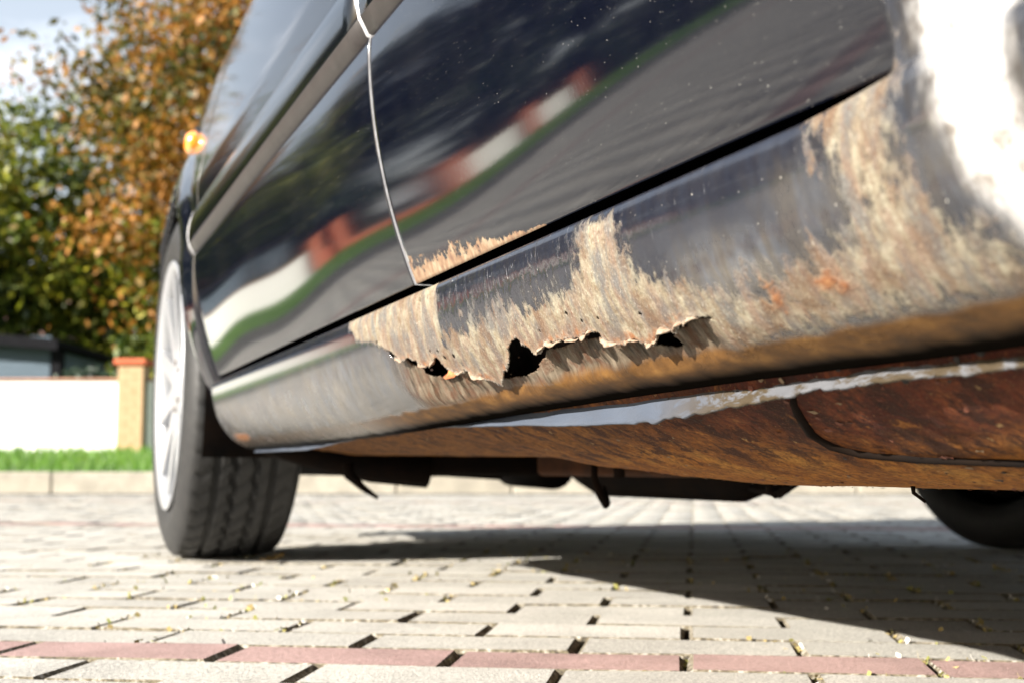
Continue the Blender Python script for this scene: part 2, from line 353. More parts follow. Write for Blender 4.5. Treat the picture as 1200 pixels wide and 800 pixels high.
# pavers
def paver_variant(seed, L=.1970, W=.0972, H=.045, c=.004):
    r = random.Random(seed); vs = []; fs = []
    def ring(ix, z, jit):
        n = []
        pts = [(-L/2+ix, -W/2+ix), (0, -W/2+ix), (L/2-ix, -W/2+ix), (L/2-ix, W/2-ix), (0, W/2-ix), (-L/2+ix, W/2-ix)]
        for x, y in pts: vs.append((x+r.uniform(-jit, jit), y+r.uniform(-jit, jit), z+r.uniform(-jit, jit)*.5))
    ring(0, -H, .0006); ring(0, -c*1.1, .0012); ring(c, 0, .0012)
    for a in (0, 6):
        for k in range(6): fs.append((a+k, a+(k+1) % 6, a+6+(k+1) % 6, a+6+k))
    fs.append((12, 13, 16, 17)); fs.append((13, 14, 15, 16))
    return vs, fs
PV = [paver_variant(s) for s in range(6)]
def row_is_red(k): return k in (0, 25, 26, 52)
cells = []
hc = .16; c8, s8 = math.cos(ROW-PSI), math.sin(ROW-PSI)
for k in range(-40, 90):
    v = 1.105 + .1*k
    for j in range(-150, 130):
        u = -.31 + .2*j + (.1 if k % 2 else 0)
        p = ud*u + vd*v
        d = p.dot(fd); r = p.dot(rd)
        if d > 8.28 or d < -3 or r < -15 or r > 13: continue
        vis = d > .85 and abs(r) < .43*d + .1 and 550 - 400 + 0 < 1e9
        if vis:  # is it in frame (below the bottom edge?)
            yy = 550 + 240/d
            vis = yy < 812
        cells.append((0 if vis else 1, d, u, v, k))
cells.sort(key=lambda c: (c[0], c[1]))
meshes = {}
for red in (0, 1):
    for i, (vs_, fs_) in enumerate(PV):
        me = bpy.data.meshes.new('paver'); me.from_pydata(vs_, [], fs_); me.materials.append(M['paver_red' if red else 'paver_grey']); me.materials.append(M['paver_edge']); me.polygons.foreach_set('material_index', [1]*12+[0, 0]); me.update(); meshes[red, i] = me
rr = random.Random(3)
for n, (q, d, u, v, k) in enumerate(cells[:300]):
    o = bpy.data.objects.new('paver', meshes[int(row_is_red(k)), rr.randrange(6)]); col.objects.link(o); o.parent = pavement
    p = ud*(u+rr.uniform(-.0012, .0012)) + vd*(v+rr.uniform(-.0008, .0008)); o.location = (p.x, p.y, rr.uniform(-.0022, .0003))
    o.rotation_euler = (rr.gauss(0, .005), rr.gauss(0, .003), math.pi/2-ROW-math.pi/2 + rr.gauss(0, .006) + (math.pi if rr.random() < .5 else 0))
rest = cells[300:]
N = len(rest); Lh = np.array([PV[i % 6][0] for i in range(6)])
U = np.array([c[2] for c in rest]); Vv = np.array([c[3] for c in rest]); K = np.array([int(row_is_red(c[4])) for c in rest])
VV = Lh[rng.integers(0, 6, N)] + 0
zt = rng.uniform(-.0025, .0003, N)[:, None]; ang = rng.normal(0, .006, N)[:, None]
xx = VV[:, :, 0]*np.cos(ang) - VV[:, :, 1]*np.sin(ang) + U[:, None]; yy = VV[:, :, 0]*np.sin(ang) + VV[:, :, 1]*np.cos(ang) + Vv[:, None]
tilt = rng.normal(0, .004, (N, 1)); zz_ = VV[:, :, 2] + zt + VV[:, :, 0]*tilt
W3 = np.stack([xx*ud.x + yy*vd.x, xx*ud.y + yy*vd.y, zz_], -1)
Fb = np.array(PV[0][1]); FF = (Fb[None] + (np.arange(N)*18)[:, None, None]).reshape(-1, 4)
mi_ = np.repeat(K, len(Fb)).reshape(N, -1); mi_[:, :12] = 2
me = np_mesh('paving', W3.reshape(-1, 3), FF, mi_.ravel())
pv = link('paving', me, pavement, ('paver_grey', 'paver_red', 'paver_edge')); tag(pv, kind='stuff')

# kerb, verge, lawn
kerb = empty('kerb', (0, 0, 0)); tag(kerb, kind='structure')
for i in range(-30, 31):
    r0 = i*.8 + .004; dark = r0 < -4.7
    b = MB().box((r0, 8.95, -.06), (r0+.792, 9.10, .150+random.uniform(-.004, .004)), mat=street)
    o = b.build('kerbstone', kerb, ('kerb_dark' if dark else 'kerb_stone',)); bevel(o, .012, 2)
vb = MB(); NR, ND = 60, 12
for j in range(ND+1):
    for i in range(NR+1):
        r = -60 + 120*i/NR; t = j/ND; d = 9.10 + t*5.95
        vb.v.append(tuple(SF(r, d, .14 + .24*t + .03*math.sin(t*math.pi)*math.sin(r*.7+1))))
vb.f = [(j*(NR+1)+i, j*(NR+1)+i+1, (j+1)*(NR+1)+i+1, (j+1)*(NR+1)+i) for j in range(ND) for i in range(NR)]; vb.mi = [0]*len(vb.f)
tag(vb.build('verge', None, ('turf',), True), kind='structure')
sheet('lawn', fr(-300, 300, 15.04, 500), .37, 'turf')
n = 34000; r = rng.uniform(-26, 14, n); t = rng.uniform(0, 1, n)**1.25; d = 9.12+t*5.75
z = .14 + .24*t + .03*np.sin(t*math.pi)*np.sin(r*.7+1) - .005
h = rng.uniform(.05, .12, n); a = rng.uniform(0, math.pi, n); wd = .006+.006*t
P0 = np.stack([r*rd.x+d*fd.x, r*rd.y+d*fd.y, z], 1); A = np.stack([np.cos(a)*wd, np.sin(a)*wd, a*0], 1)
top = P0 + np.stack([rng.normal(0, .025, n), rng.normal(0, .025, n), h], 1)
VV = np.stack([P0-A, P0+A, top], 1).reshape(-1, 3)
tag(link('grass', np_mesh('grass', VV, np.arange(3*n).reshape(-1, 3)), None, ('grass_blade',)), 'bright green grass growing on the verge between kerb and white wall', 'grass', kind='stuff')

# ------------------------------------------------------------------ boundary wall (one connected wall; pillars, panels, coping are parts)
WD, WB = 15.0, .36
wall = empty('boundary_wall', SF(-8, WD, WB)); tag(wall, 'long white rendered garden wall with orange brick pillars behind the grass verge', 'wall')
inv = Matrix.Translation(-Vector(wall.location))
def wbox(name, r0, r1, d0, d1, z0, z1, mat, bv=.01):
    o = MB().box((r0, d0, z0), (r1, d1, z1), mat=inv @ street).build(name, wall, (mat,)); bevel(o, bv, 1); return o
def pillar(r, wdt=.32, h=1.02, tall=0):
    # courses of brick, joints recessed
    n = int(h/.075); mb = MB(); gb = MB()
    gb.box((r-wdt/2+.006, WD-.1, WB-.1), (r+wdt/2-.006, WD+.2, WB+h), mat=inv @ street)
    for k in range(n):
        z0 = WB-.02+k*h/n; z1 = z0+h/n-.010
        off = 0 if k % 2 else .0
        cuts = [r-wdt/2, r-wdt/2+(wdt*.66 if k % 2 else wdt*.34), r+wdt/2]
        for a, b in zip(cuts[:-1], cuts[1:]): mb.box((a+.004, WD-.105, z0), (b-.004, WD+.205, z1), mat=inv @ street)
    p = gb.build('pillar', wall, ('brick_orange',))
    q = mb.build('brickwork', p, ('brick_orange' if r > -8 else 'brick_red',)); tag(q, kind='stuff')
    c = MB().box((r-wdt/2-.04, WD-.145, WB+h), (r+wdt/2+.04, WD+.245, WB+h+.07), mat=inv @ street).build('pillar_cap', p, ('brick_red',)); bevel(c, .015, 1)
    return p
segs = [(-4.61, -9.95, 'white_render', .84), (-11.35, -13.25, 'brick_red', .20), (-13.7, -15.2, 'white_render', .80), (-15.7, -17.1, 'white_render', .80),
        (-4.29, -1.0, 'white_render', .84), (-.68, 4, 'white_render', .84), (4.32, 9, 'white_render', .84), (9.32, 14, 'white_render', .84)]
for a, b, m, hgt in segs:
    a, b = min(a, b), max(a, b)
    wbox('wall_panel', a, b, WD, WD+.14, WB-.1, WB+hgt, m); wbox('coping', a, b, WD-.03, WD+.17, WB+hgt, WB+hgt+.03, 'coping_tile')
for r, pw in ((-4.45, .30), (-10.18, .46), (-11.12, .46), (-13.48, .44), (-15.45, .5), (-17.32, .44), (-.84, .32), (4.16, .32), (9.16, .32)): pillar(r, pw)
gate = empty('garden_gate', SF(-10.65, WD+.04, WB)); tag(gate, 'low red boarded gate between two brick pillars of the white wall', 'gate')
gi = Matrix.Translation(-Vector(gate.location)) @ street
for k in range(4): bevel(MB().box((-10.85+k*.1, WD+.01, WB+.05), (-10.85+k*.1+.085, WD+.035, WB+.5), mat=gi).build('board', gate, ('brick_red',)), .004, 1)
for z in (.12, .4): MB().box((-10.94, WD+.036, WB+z), (-10.36, WD+.06, WB+z+.06), mat=gi).build('rail', gate, ('brick_red',))

# shed and house behind the wall
shed = empty('garden_shed', SF(-9.3, 20, .37)); tag(shed, 'low slate-blue shed with a dark sloping roof behind the white wall', 'shed')
si = Matrix.Translation(-Vector(shed.location)) @ street
def gable(mb, r0, r1, d0, d1, zl, zr, th, mi=0):
    mb.add([si @ Vector(q) for q in ((r0,d0,zl),(r1,d0,zr),(r1,d1,zr),(r0,d1,zl),(r0,d0,zl+th),(r1,d0,zr+th),(r1,d1,zr+th),(r0,d1,zl+th))],
           [(3,2,1,0),(4,5,6,7),(0,1,5,4),(1,2,6,5),(2,3,7,6),(3,0,4,7)], mi)
w_ = MB(); w_.add([si @ Vector(q) for q in ((-12,19,.3),(-6.85,19,.3),(-6.85,21.5,.3),(-12,21.5,.3),(-12,19,2.42),(-6.85,19,1.95),(-6.85,21.5,1.95),(-12,21.5,2.42))],
       [(0,1,5,4),(1,2,6,5),(2,3,7,6),(3,0,4,7)]); w_.build('wall', shed, ('slate_wall',))
for k in range(16):
    z0 = .62+k*.095
    MB().box((-11.98, 18.975, z0), (-6.87, 18.998, z0+.085), mat=si).build('plank', shed, ('slate_wall',))
rb = MB(); gable(rb, -12.2, -6.66, 18.7, 21.8, 2.44, 1.96, .09); rb.build('roof', shed, ('roof_dark',))
MB().box((-6.84, 18.93, .3), (-6.70, 19.12, 1.93), mat=si).build('corner_post', shed, ('roof_dark',))
fb = MB(); gable(fb, -12.2, -6.66, 18.66, 18.70, 2.38, 1.90, .16); fb.build('fascia', shed, ('roof_dark',))
house = empty('house', SF(-14, 34, .37)); tag(house, 'far white house with a pink tiled roof seen over the shed', 'house')
hi = Matrix.Translation(-Vector(house.location)) @ street
hw = MB().box((-19, 33, .3), (-11.6, 39, 3.5), mat=hi).build('wall', house, ('white_render',))
rf_ = MB(); rf_.add([hi @ Vector(q) for q in ((-19.4,32.6,3.45),(-11.3,32.6,3.45),(-11.3,39.4,3.45),(-19.4,39.4,3.45),(-19.4,36,5.0),(-11.3,36,5.0))], [(0,1,5,4),(2,3,4,5),(1,2,5),(3,0,4),(3,2,1,0)]); rf_.build('roof', house, ('roof_pink',))
for x in (-18, -15.8, -13.4):
    f = MB().box((x, 32.96, 1.5), (x+1, 32.995, 2.8), mat=hi).build('window', house, ('roof_dark',)); MB().box((x+.08, 32.93, 1.58), (x+.92, 32.95, 2.72), mat=hi).build('pane', f, ('car_glass',))
MB().box((-13.2, 35.7, 4.6), (-12.6, 36.3, 5.9), mat=hi).build('chimney', house, ('white_render',))

# ------------------------------------------------------------------ trees
def crown_mesh(name, seed, rx, rz, clumps, per, leaf, mat, shape=0, gap=.5):
    r = np.random.default_rng(seed); cs = []
    while len(cs) < clumps:
        q = r.normal(size=3); q /= np.linalg.norm(q); rad = r.uniform(.25, 1)**.5
        lump = .78+.30*math.sin(q[0]*4+seed)*math.cos(q[2]*5+seed*2)+.10*r.normal()
        q = q*rad*lump
        if shape and q[2] < 0: q[:2] *= 1.05
        cs.append((q[0]*rx, q[1]*rx, q[2]*rz))
    cs = np.array(cs); rad = r.uniform(.22, .52, clumps)*rx*.30
    c = np.repeat(cs, per, 0) + r.normal(size=(clumps*per, 3))*np.repeat(rad, per)[:, None]*np.array([1, 1, .7])
    n = len(c); a = r.normal(size=(n, 3)); a /= np.linalg.norm(a, axis=1)[:, None]; b = np.cross(a, r.normal(size=(n, 3))); b /= np.linalg.norm(b, axis=1)[:, None]
    s = leaf*r.uniform(.6, 1.3, n)[:, None]; a = a*s; b = b*s*.62
    V = np.stack([c-a, c+b*.9, c+a, c-b*.9], 1).reshape(-1, 3)
    me = np_mesh(name, V, np.arange(4*n).reshape(-1, 4)); me.materials.append(M[mat]); return me
def trunk_mesh(seed, h, r0, spread, zc):
    r = random.Random(seed); b = MB()
    pts = [(0, 0, -.3), (r.uniform(-.05, .05), 0, h*.3), (r.uniform(-.15, .15), r.uniform(-.1, .1), h*.6), (r.uniform(-.3, .3), r.uniform(-.3, .3), h*.92)]
    b.tube(pts, [r0*1.25, r0, r0*.7, r0*.2], 10)
    for k in range(9):
        a = r.uniform(0, 6.28); z0 = h*r.uniform(.28, .75); L_ = spread*r.uniform(.5, .9)
        p0 = Vector((0, 0, z0)); p1 = p0+Vector((math.cos(a)*L_*.5, math.sin(a)*L_*.5, L_*.35)); p2 = p0+Vector((math.cos(a)*L_, math.sin(a)*L_, L_*.75))
        b.tube([p0, p1, p2], [r0*.42, r0*.28, r0*.08], 6)
    me = b.mesh('trunk'); me.materials.append(M['bark']); return me
crowns = {
 'green': crown_mesh('crown', 1, 3.0, 3.0, 210, 84, .088, 'leaf_green'),
 'autumn': crown_mesh('crown', 2, 3.6, 4.6, 320, 84, .088, 'leaf_autumn'),
 'dark': crown_mesh('crown', 3, 3.2, 4.4, 150, 44, .17, 'leaf_dark'),
 'shrub': crown_mesh('crown', 4, 1.1, 1.0, 90, 40, .085, 'leaf_green'),
 'darkshrub': crown_mesh('crown', 6, 1.3, 1.1, 110, 40, .10, 'leaf_dark')}
trunks = {'green': trunk_mesh(1, 5.2, .16, 2.6, 3.6), 'autumn': trunk_mesh(2, 8.5, .24, 3.2, 6), 'dark': trunk_mesh(3, 7.5, .22, 2.8, 5), 'shrub': trunk_mesh(4, 1.2, .04, .9, .9), 'darkshrub': trunk_mesh(5, 1.3, .05, 1.0, 1)}
def tree(kind, r, d, zc, s, label, group='trees and shrubs beyond the white wall', rz=0, sz=1):
    sh = 'shrub' in kind
    t = empty('shrub' if sh else 'tree', SF(r, d, .37), rz)
    tag(t, label, 'shrub' if sh else 'tree', group)
    for nm, me, loc in (('trunk', trunks[kind], (0, 0, 0)), ('crown', crowns[kind], (0, 0, zc))):
        o = bpy.data.objects.new(nm, me); col.objects.link(o); o.parent = t; o.location = loc; o.scale = (s, s, s*sz)
    return t
tree('green', -10.2, 26, 4.2, 1.15, 'yellow-green tree rising behind the slate-blue shed', rz=.4)
tree('green', -6.6, 25.8, 3.2, 1.0, 'bright green tree right of the shed, behind the orange brick pillar', rz=2.1)
tree('autumn', -5.2, 23, 6.3, .98, 'tall orange-brown autumn tree beside the car, topping the frame', rz=1)
tree('autumn', -3.6, 30, 6.5, 1.05, 'tall autumn tree partly hidden by the front fender of the car', rz=3)
tree('darkshrub', -5.75, 17.6, .75, .42, 'dark shrub behind the wall beside the orange pillar', rz=0)
tree('shrub', -5.2, 18.6, 1.0, .75, 'pale green shrub right behind the orange brick pillar', rz=0)
tree('green', -14.5, 22, 3.2, 1.1, 'green tree left of the shed, mirrored in the front door', rz=4)
tree('autumn', -18.5, 25, 5.4, 1.0, 'autumn tree mirrored at the middle of the front door', rz=5)
tree('dark', -20.2, 20.5, 6.2, 1.2, 'dark tree mirrored near the front edge of the rear door', rz=0)
tree('dark', -26.5, 21.5, 7.2, 1.4, 'tall dark tree mirrored at the middle of the rear door', rz=2)
tree('dark', -33, 21, 7.4, 1.5, 'dark tree mirrored above the pale wall in the rear door', rz=4)
tree('dark', -40, 20, 8.4, 1.6, 'farthest left dark tree mirrored at the rear end of the rear door', rz=1)
tree('autumn', -14.5, 28.5, 5.5, 1.0, 'autumn tree behind the green tree left of the shed', rz=2.5)
tree('darkshrub', -13, 17.4, .9, 1.2, 'dark shrub behind the low red part of the wall', rz=1)
tree('darkshrub', -17.5, 17.4, 1.1, 1.3, 'dark shrub behind the red end pillar of the wall', rz=2)
for hx in (0, 1, 2, 3, 4): tree('darkshrub', -19-hx*2.6, 16.2+.3*(hx % 2), 1.1, 1.25, ('first', 'second', 'third', 'fourth', 'fifth')[hx]+' dark hedge shrub past the left end of the wall', rz=hx)
tree('green', 1.5, 24, 3.8, 1.2, 'green tree hidden behind the middle of the car', rz=1)
tree('dark', 8, 24, 5, 1.1, 'dark tree hidden behind the rear half of the car', rz=1)

# ------------------------------------------------------------------ the car
XC = 1.13                       # centre line (near flank at x ~ .25)
car = empty('car', (XC, 1.1, 0)); tag(car, 'dark blue-black old car with a rusted, holed sill parked on the pavers', 'car')
CI = Vector((-XC, -1.1, 0))
def cb(mb, name, mats, parent=None, smooth=False, local=None):
    """build a car part; world coordinates are shifted into the car's frame"""
    base = parent if parent is not None else car
    mb.v = [tuple(Vector(q)+CI) for q in mb.v]
    o = mb.build(name, base, mats, smooth); return o
def shift(me): me.transform(Matrix.Translation(CI)); return me

# flank section: X as a function of height, from the tilt of the panel
_z = np.linspace(.295, .95, 500)
_t = np.interp(_z, [.295, .31, .347, .40, .44, .470, .486, .492, .55, .56, .592, .612, .75, .85, .95], [25, 22, 17.5, 11, 6, 2, -4, -8, 0, 4, 2, -10, -13, -17, -24])
_X = np.zeros_like(_z); _X[1:] = -np.cumsum(np.tan(np.radians((_t[1:]+_t[:-1])/2))*np.diff(_z))
_X += .247 - np.interp(.49, _z, _X)
def doorX(z): return np.interp(z, _z, _X)
def planX(Y):                   # nose and tail pull in
    Y = np.asarray(Y, float); return .10*np.clip((Y-2.15)/1.1, 0, 2)**2 + .08*np.clip((-.3-Y)/.8, 0, 2)**2 - .004*np.sin(np.clip((Y-.2)/1.9, 0, 1)*math.pi)

def flank(name, Ys, Zs, keep=None, ret=.014, mats=('car_paint', 'pale_edge', 'cavity_black'), parent=None, warp=None, bare=None, edge_mi=(1, 1, 2, 0), xfun=None):
    """panel with inward-turned edges. Ys ascending, Zs ascending; warp(Y,z)->(Y,z) shapes the outline"""
    Ys = np.asarray(Ys, float); Zs = np.asarray(Zs, float); ny, nz_ = len(Ys), len(Zs)
    YY, ZZ = np.meshgrid(Ys, Zs, indexing='ij')
    if warp: YY, ZZ = warp(YY, ZZ)
    XX = (xfun or (lambda Y, Z: doorX(Z)+planX(Y)+.0011*np.sin(Y*10.5-.9)*np.sin(np.clip((Z-.30)/.19, 0, 1)*math.pi)*np.clip(Z*0+1, 0, 1)*np.where(Z < .49, 1, 0)))(YY, ZZ)
    # rolled edge
    V = [np.stack([XX, YY, ZZ], -1).reshape(-1, 3)]
    ok = np.ones((ny-1, nz_-1), bool)
    if keep is not None: ok = keep((YY[:-1, :-1]+YY[1:, 1:])/2, (ZZ[:-1, :-1]+ZZ[1:, 1:])/2)
    F_ = []; MI = []
    idx = np.arange(ny*nz_).reshape(ny, nz_)
    for i in range(ny-1):
        for j in range(nz_-1):
            if ok[i, j]: F_.append((idx[i, j], idx[i, j+1], idx[i+1, j+1], idx[i+1, j])); MI.append(0)
    # returns on borders of the kept area
    Vl = list(map(tuple, V[0])); inner = {}
    def ins(k):
        if k not in inner: inner[k] = len(Vl); x, y, z = Vl[k]; Vl.append((x+ret, y, z))
        return inner[k]
    P_ = np.pad(ok, 1)
    for i in range(ny-1):
        for j in range(nz_-1):
            if not ok[i, j]: continue
            for (di, dj, a, b, e) in ((-1, 0, (i, j+1), (i, j), 0), (1, 0, (i+1, j), (i+1, j+1), 1), (0, -1, (i, j), (i+1, j), 2), (0, 1, (i+1, j+1), (i, j+1), 3)):
                if not P_[i+1+di, j+1+dj]:
                    A, B = idx[a], idx[b]; F_.append((int(A), int(B), ins(B), ins(A))); MI.append(edge_mi[e])
    me = bpy.data.meshes.new(name); me.from_pydata(Vl, [], [tuple(map(int, f)) for f in F_]); me.polygons.foreach_set('material_index', MI)
    if bare is not None:
        at = me.attributes.new('bare', 'FLOAT', 'POINT'); at.data.foreach_set('value', [float(bare(y, z)) for x, y, z in Vl])
    uvl = me.uv_layers.new(name='UVMap'); vi = np.zeros(len(me.loops), int); me.loops.foreach_get('vertex_index', vi)
    Va = np.array(Vl); uvl.data.foreach_set('uv', np.stack([Va[vi, 1], Va[vi, 2]], 1).ravel().astype(np.float32))
    # smooth only the skin
    me.polygons.foreach_set('use_smooth', [m == 0 for m in MI]); me.update()
    return link(name, shift(me), parent or car, mats)
def lin(a, b, n): return np.linspace(a, b, n)
DB = .3008                       # door bottom
ZS = np.r_[lin(DB, .36, 30), lin(.362, .492, 44), lin(.496, .92, 60)]
def corner_warp(Yc, zc, rad, side, lift=.0):
    def f(Y, Z):
        # pull the outline in around one lower corner by compressing the border rows
        t = np.clip((rad-(Z-zc))/rad, 0, 1); cut = rad*(1-np.sqrt(np.clip(1-t*t, 0, 1)))
        Yr = Yc
        wgt = np.clip(1-np.abs(Y-Yr)/.12, 0, 1)
        Y2 = Y + side*cut*wgt
        Z2 = Z + lift*np.clip(1-np.abs(Y-Yr)/.25, 0, 1)**2*np.clip(1-(Z-zc)/.08, 0, 1)
        return Y2, Z2
    return f
# front door: 0.940..2.000; rear door 0.372..0.934 (seams lean as in the photo: nearly upright)
fdoor = flank('front_door', np.r_[lin(.936, .98, 12), lin(.99, 1.94, 60), lin(1.95, 1.998, 10)], ZS, warp=corner_warp(1.998, DB, .010, -1, 0), edge_mi=(1, 1, 2, 0))
def rbare(y, z):
    hgt = np.interp(y, [.66, .72, .78, .86, .905, .93], [0, .004, .009, .014, .013, .018]); return np.clip(1.05-(z-DB)/max(hgt, 1e-4)*.62, 0, 1) if hgt > .001 else 0
rdoor = flank('rear_door', np.r_[lin(.356, .40, 22), lin(.405, .60, 30), lin(.605, .931, 110)], ZS, warp=corner_warp(.356, DB, .010, 1, -.0012), bare=rbare, edge_mi=(1, 1, 2, 0))

# rub moulding, one piece on each door and on the fender
def moulding(y0, y1, parent, cap=False):
    pr = [(.2505, .4905), (.2450, .4925), (.2402, .5015), (.2380, .5055), (.2364, .514), (.2362, .525), (.2376, .535), (.2405, .547), (.2440, .557), (.2480, .5635), (.2515, .5650)]
    mi = [1, 1, 1, 0, 0, 0, 0, 0, 0, 0]
    mb = MB(); ys = list(lin(y0, y1, 24)); n = len(pr)
    for i, y in enumerate(ys):
        px = float(planX(y)); e = min(1, (y1-y)/.05) if cap else 1; e = math.sqrt(max(e, 0.02))
        for x, z in pr: mb.v.append((.250-(.250-x)*e+px, y, .528+(z-.528)*(.5+.5*e)))
    for i in range(len(ys)-1):
        for k in range(n-1): mb.f.append((i*n+k, (i+1)*n+k, (i+1)*n+k+1, i*n+k+1)); mb.mi.append(mi[k])
    mb.f += [tuple(range(n)), tuple((len(ys)-1)*n+k for k in range(n))[::-1]]; mb.mi += [2, 0]
    return cb(mb, 'rub_moulding', ('moulding_gloss', 'trim_lower', 'pale_edge'), parent, True)
moulding(.937, 1.997, fdoor); moulding(.358, .930, rdoor)

# windows & frames above the belt (greenhouse)
def glasshouse():
    def P3(y, z, off=0): return (float(doorX(.92)+.004+.42*(z-.92))+off, y, z)
    out_ = []
    for nm, q, par in (('front_window', [(.99, .93), (1.72, .93), (1.28, 1.33), (1.02, 1.34)], fdoor), ('rear_window', [(.42, .93), (.93, .93), (.95, 1.34), (.50, 1.31)], rdoor)):
        mb = MB(); mb.v = [P3(y, z) for y, z in q]+[P3(y, z, .006) for y, z in q]; mb.f = [(0, 1, 2, 3), (7, 6, 5, 4)]+[(i, i+4, (i+1) % 4+4, (i+1) % 4) for i in range(4)]; mb.mi = [0]*6
        cb(mb, nm, ('car_glass',), par)
        mb = MB(); mb.tube([P3(y, z, -.004) for y, z in q+[q[0]]], .013, 8); cb(mb, 'window_frame', ('trim_black',), par, True)
glasshouse()
def side_glass(far):
    def P3(y, z, off=0):
        x = float(doorX(.92))+.004+.42*(z-.92)+off; return (2*XC-x if far else x, y, z)
    items = [('quarter_window', [(-.30, .93), (.38, .93), (.46, 1.30), (.05, 1.27)], 'car_glass'), ('roof_pillar', [(-.74, .92), (-.30, .925), (.05, 1.272), (.46, 1.302), (.40, 1.345), (-.12, 1.31), (-.52, 1.06)], 'car_paint')]
    if far: items += [('front_window', [(.99, .93), (1.72, .93), (1.28, 1.33), (1.02, 1.34)], 'car_glass'), ('rear_window', [(.42, .93), (.93, .93), (.95, 1.34), (.50, 1.31)], 'car_glass')]
    items += [('door_pillar', [(.93, .92), (.99, .92), (1.02, 1.36), (.95, 1.36)], 'trim_black')]
    for nm, q, m in items:
        n = len(q); mb = MB(); mb.v = [P3(y, z, .003) for y, z in q]+[P3(y, z, .012) for y, z in q]
        mb.f = [tuple(range(n)), tuple(range(2*n-1, n-1, -1))]+[(i, i+n, (i+1) % n+n, (i+1) % n) for i in range(n)]; mb.mi = [0]*len(mb.f); cb(mb, nm, (m,))
side_glass(False); side_glass(True)

# front fender with arch, the marker lamp on it
AY, AZ, AR = 2.42, .315, .365
def fkeep(Y, Z): return np.hypot(Y-AY, Z-AZ) > AR
fender = flank('front_fender', lin(2.004, 3.12, 150), np.r_[lin(.215, .55, 60), lin(.56, .86, 30)], keep=fkeep, edge_mi=(0, 1, 0, 0),
               xfun=lambda Y, Z: np.where(Z < .303, doorX(.303)+.0+(.303-Z)*.42, doorX(Z))+planX(Y)-.012*sstep(AR+.09, AR, np.hypot(Y-AY, Z-AZ)))
moulding(2.006, 2.075, fender, cap=True)
mb = MB(); ml = []
for i in range(9):
    t = i/8*math.pi/2
    for k in range(24):
        a = 2*math.pi*k/24; s_ = math.cos(t)**.6 if i < 8 else 0.02
        ml.append((float(doorX(.738)+planX(2.29))+.002-.020*math.sin(t), 2.29+.030*s_*math.cos(a), .738+.022*s_*math.sin(a)))
mb.add(ml, [(i*24+k, i*24+(k+1) % 24, (i+1)*24+(k+1) % 24, (i+1)*24+k) for i in range(8) for k in range(24)])
mk = cb(mb, 'marker_lamp', ('lamp_amber',), fender, True)
mb = MB(); mb.tube([(float(doorX(.738)+planX(2.29))+.003, 2.29+.033*math.cos(a), .738+.025*math.sin(a)) for a in np.linspace(0, 2*math.pi, 25)], .0035, 6, caps=False); cb(mb, 'lamp_rim', ('trim_black',), mk, True)

# ---- the sill: continuous stamping with the rear quarter panel
SP = [(.294,.2905),(.286,.2935),(.280,.2936),(.2770,.2912),(.2758,.287),(.2762,.280),(.278,.271),(.2808,.262),(.2850,.252),(.2910,.242),(.299,.232),(.309,.2230),(.321,.2160),(.334,.2115),(.353,.2100)]
def dense(P, n=12):
    P = np.array(P, float); Q = np.vstack([2*P[0]-P[1], P, 2*P[-1]-P[-2]]); o_ = []
    for i in range(1, len(Q)-2):
        a, b, c, d = Q[i-1:i+3]
        for k in range(n):
            t = k/n; o_.append(.5*((2*b)+(c-a)*t+(2*a-5*b+4*c-d)*t*t+(3*b-a-3*c+d)*t**3))
    o_.append(P[-1]); o_ = np.array(o_); return o_, np.r_[0, np.cumsum(np.linalg.norm(np.diff(o_, axis=0), axis=1))]
SD, SS = dense(SP)
S_LIP = .0150
def sillXZ(Y, s):
    X = np.interp(s, SS, SD[:, 0]); Z = np.interp(s, SS, SD[:, 1])
    wq = np.clip((.292-Z)/.08, 0, 1); Z = Z - wq*(.006+.012*sstep(.5, 1.4, Y))
    # quarter panel continuation, upward
    x0 = np.interp(S_LIP, SS, SD[:, 0]); z0 = np.interp(S_LIP, SS, SD[:, 1])
    Zq = z0 + (S_LIP-s); Xq = x0 - (Zq-z0)*.10; Xq = np.minimum(Xq, x0); bl = sstep(0, .06, Zq-z0)
    Xq = np.where(Zq > .49, doorX(np.clip(Zq, .295, .95))+.0, Xq*(1-bl)+bl*(doorX(np.clip(Zq, .295, .95))-.004))
    wt = np.where(s < S_LIP, 1-sstep(.345, .355, Y), 0); wt = np.where(s < 0, 1, wt)
    X = X*(1-wt)+Xq*wt; Z = Z*(1-wt)+Zq*wt
    rad = np.hypot(Y+.18, Z-.30); X = X - .018*sstep(.60, .43, rad)
    return X, Z
TEAR = [(1.0214,.0442),(1.0087,.0491),(.9902,.0564),(.9762,.0602),(.9528,.0602),(.9384,.0654),(.9215,.0696),(.8966,.0659),(.8901,.0717),(.8727,.0774),(.8513,.078),(.8406,.0839),(.8234,.0885),(.8089,.0938),(.777,.0827),(.7573,.0735),(.7374,.0669),(.7355,.0717),(.7267,.0744),(.7225,.079),(.7026,.0748),(.6845,.0757),(.6686,.0758),(.6519,.0766),(.6381,.074),(.6315,.0758),(.629,.0804),(.6182,.0834),(.6066,.0854),(.5955,.0839),(.5882,.0871),(.5805,.0897),(.5694,.085),(.5574,.0813),(.5513,.0842),(.5391,.0812),(.528,.0802),(.5157,.0814)]
H1 = [(1.0117,.0495),(.9985,.0512),(.9902,.0564),(1.0106,.0528)]
H2 = [(.9805,.0598),(.9602,.059),(.9435,.063),(.9289,.0689),(.9148,.0682),(.8966,.0647),(.8899,.0704),(.8787,.0775),(.9006,.0797),(.9212,.0786),(.9428,.0753),(.9642,.0672)]
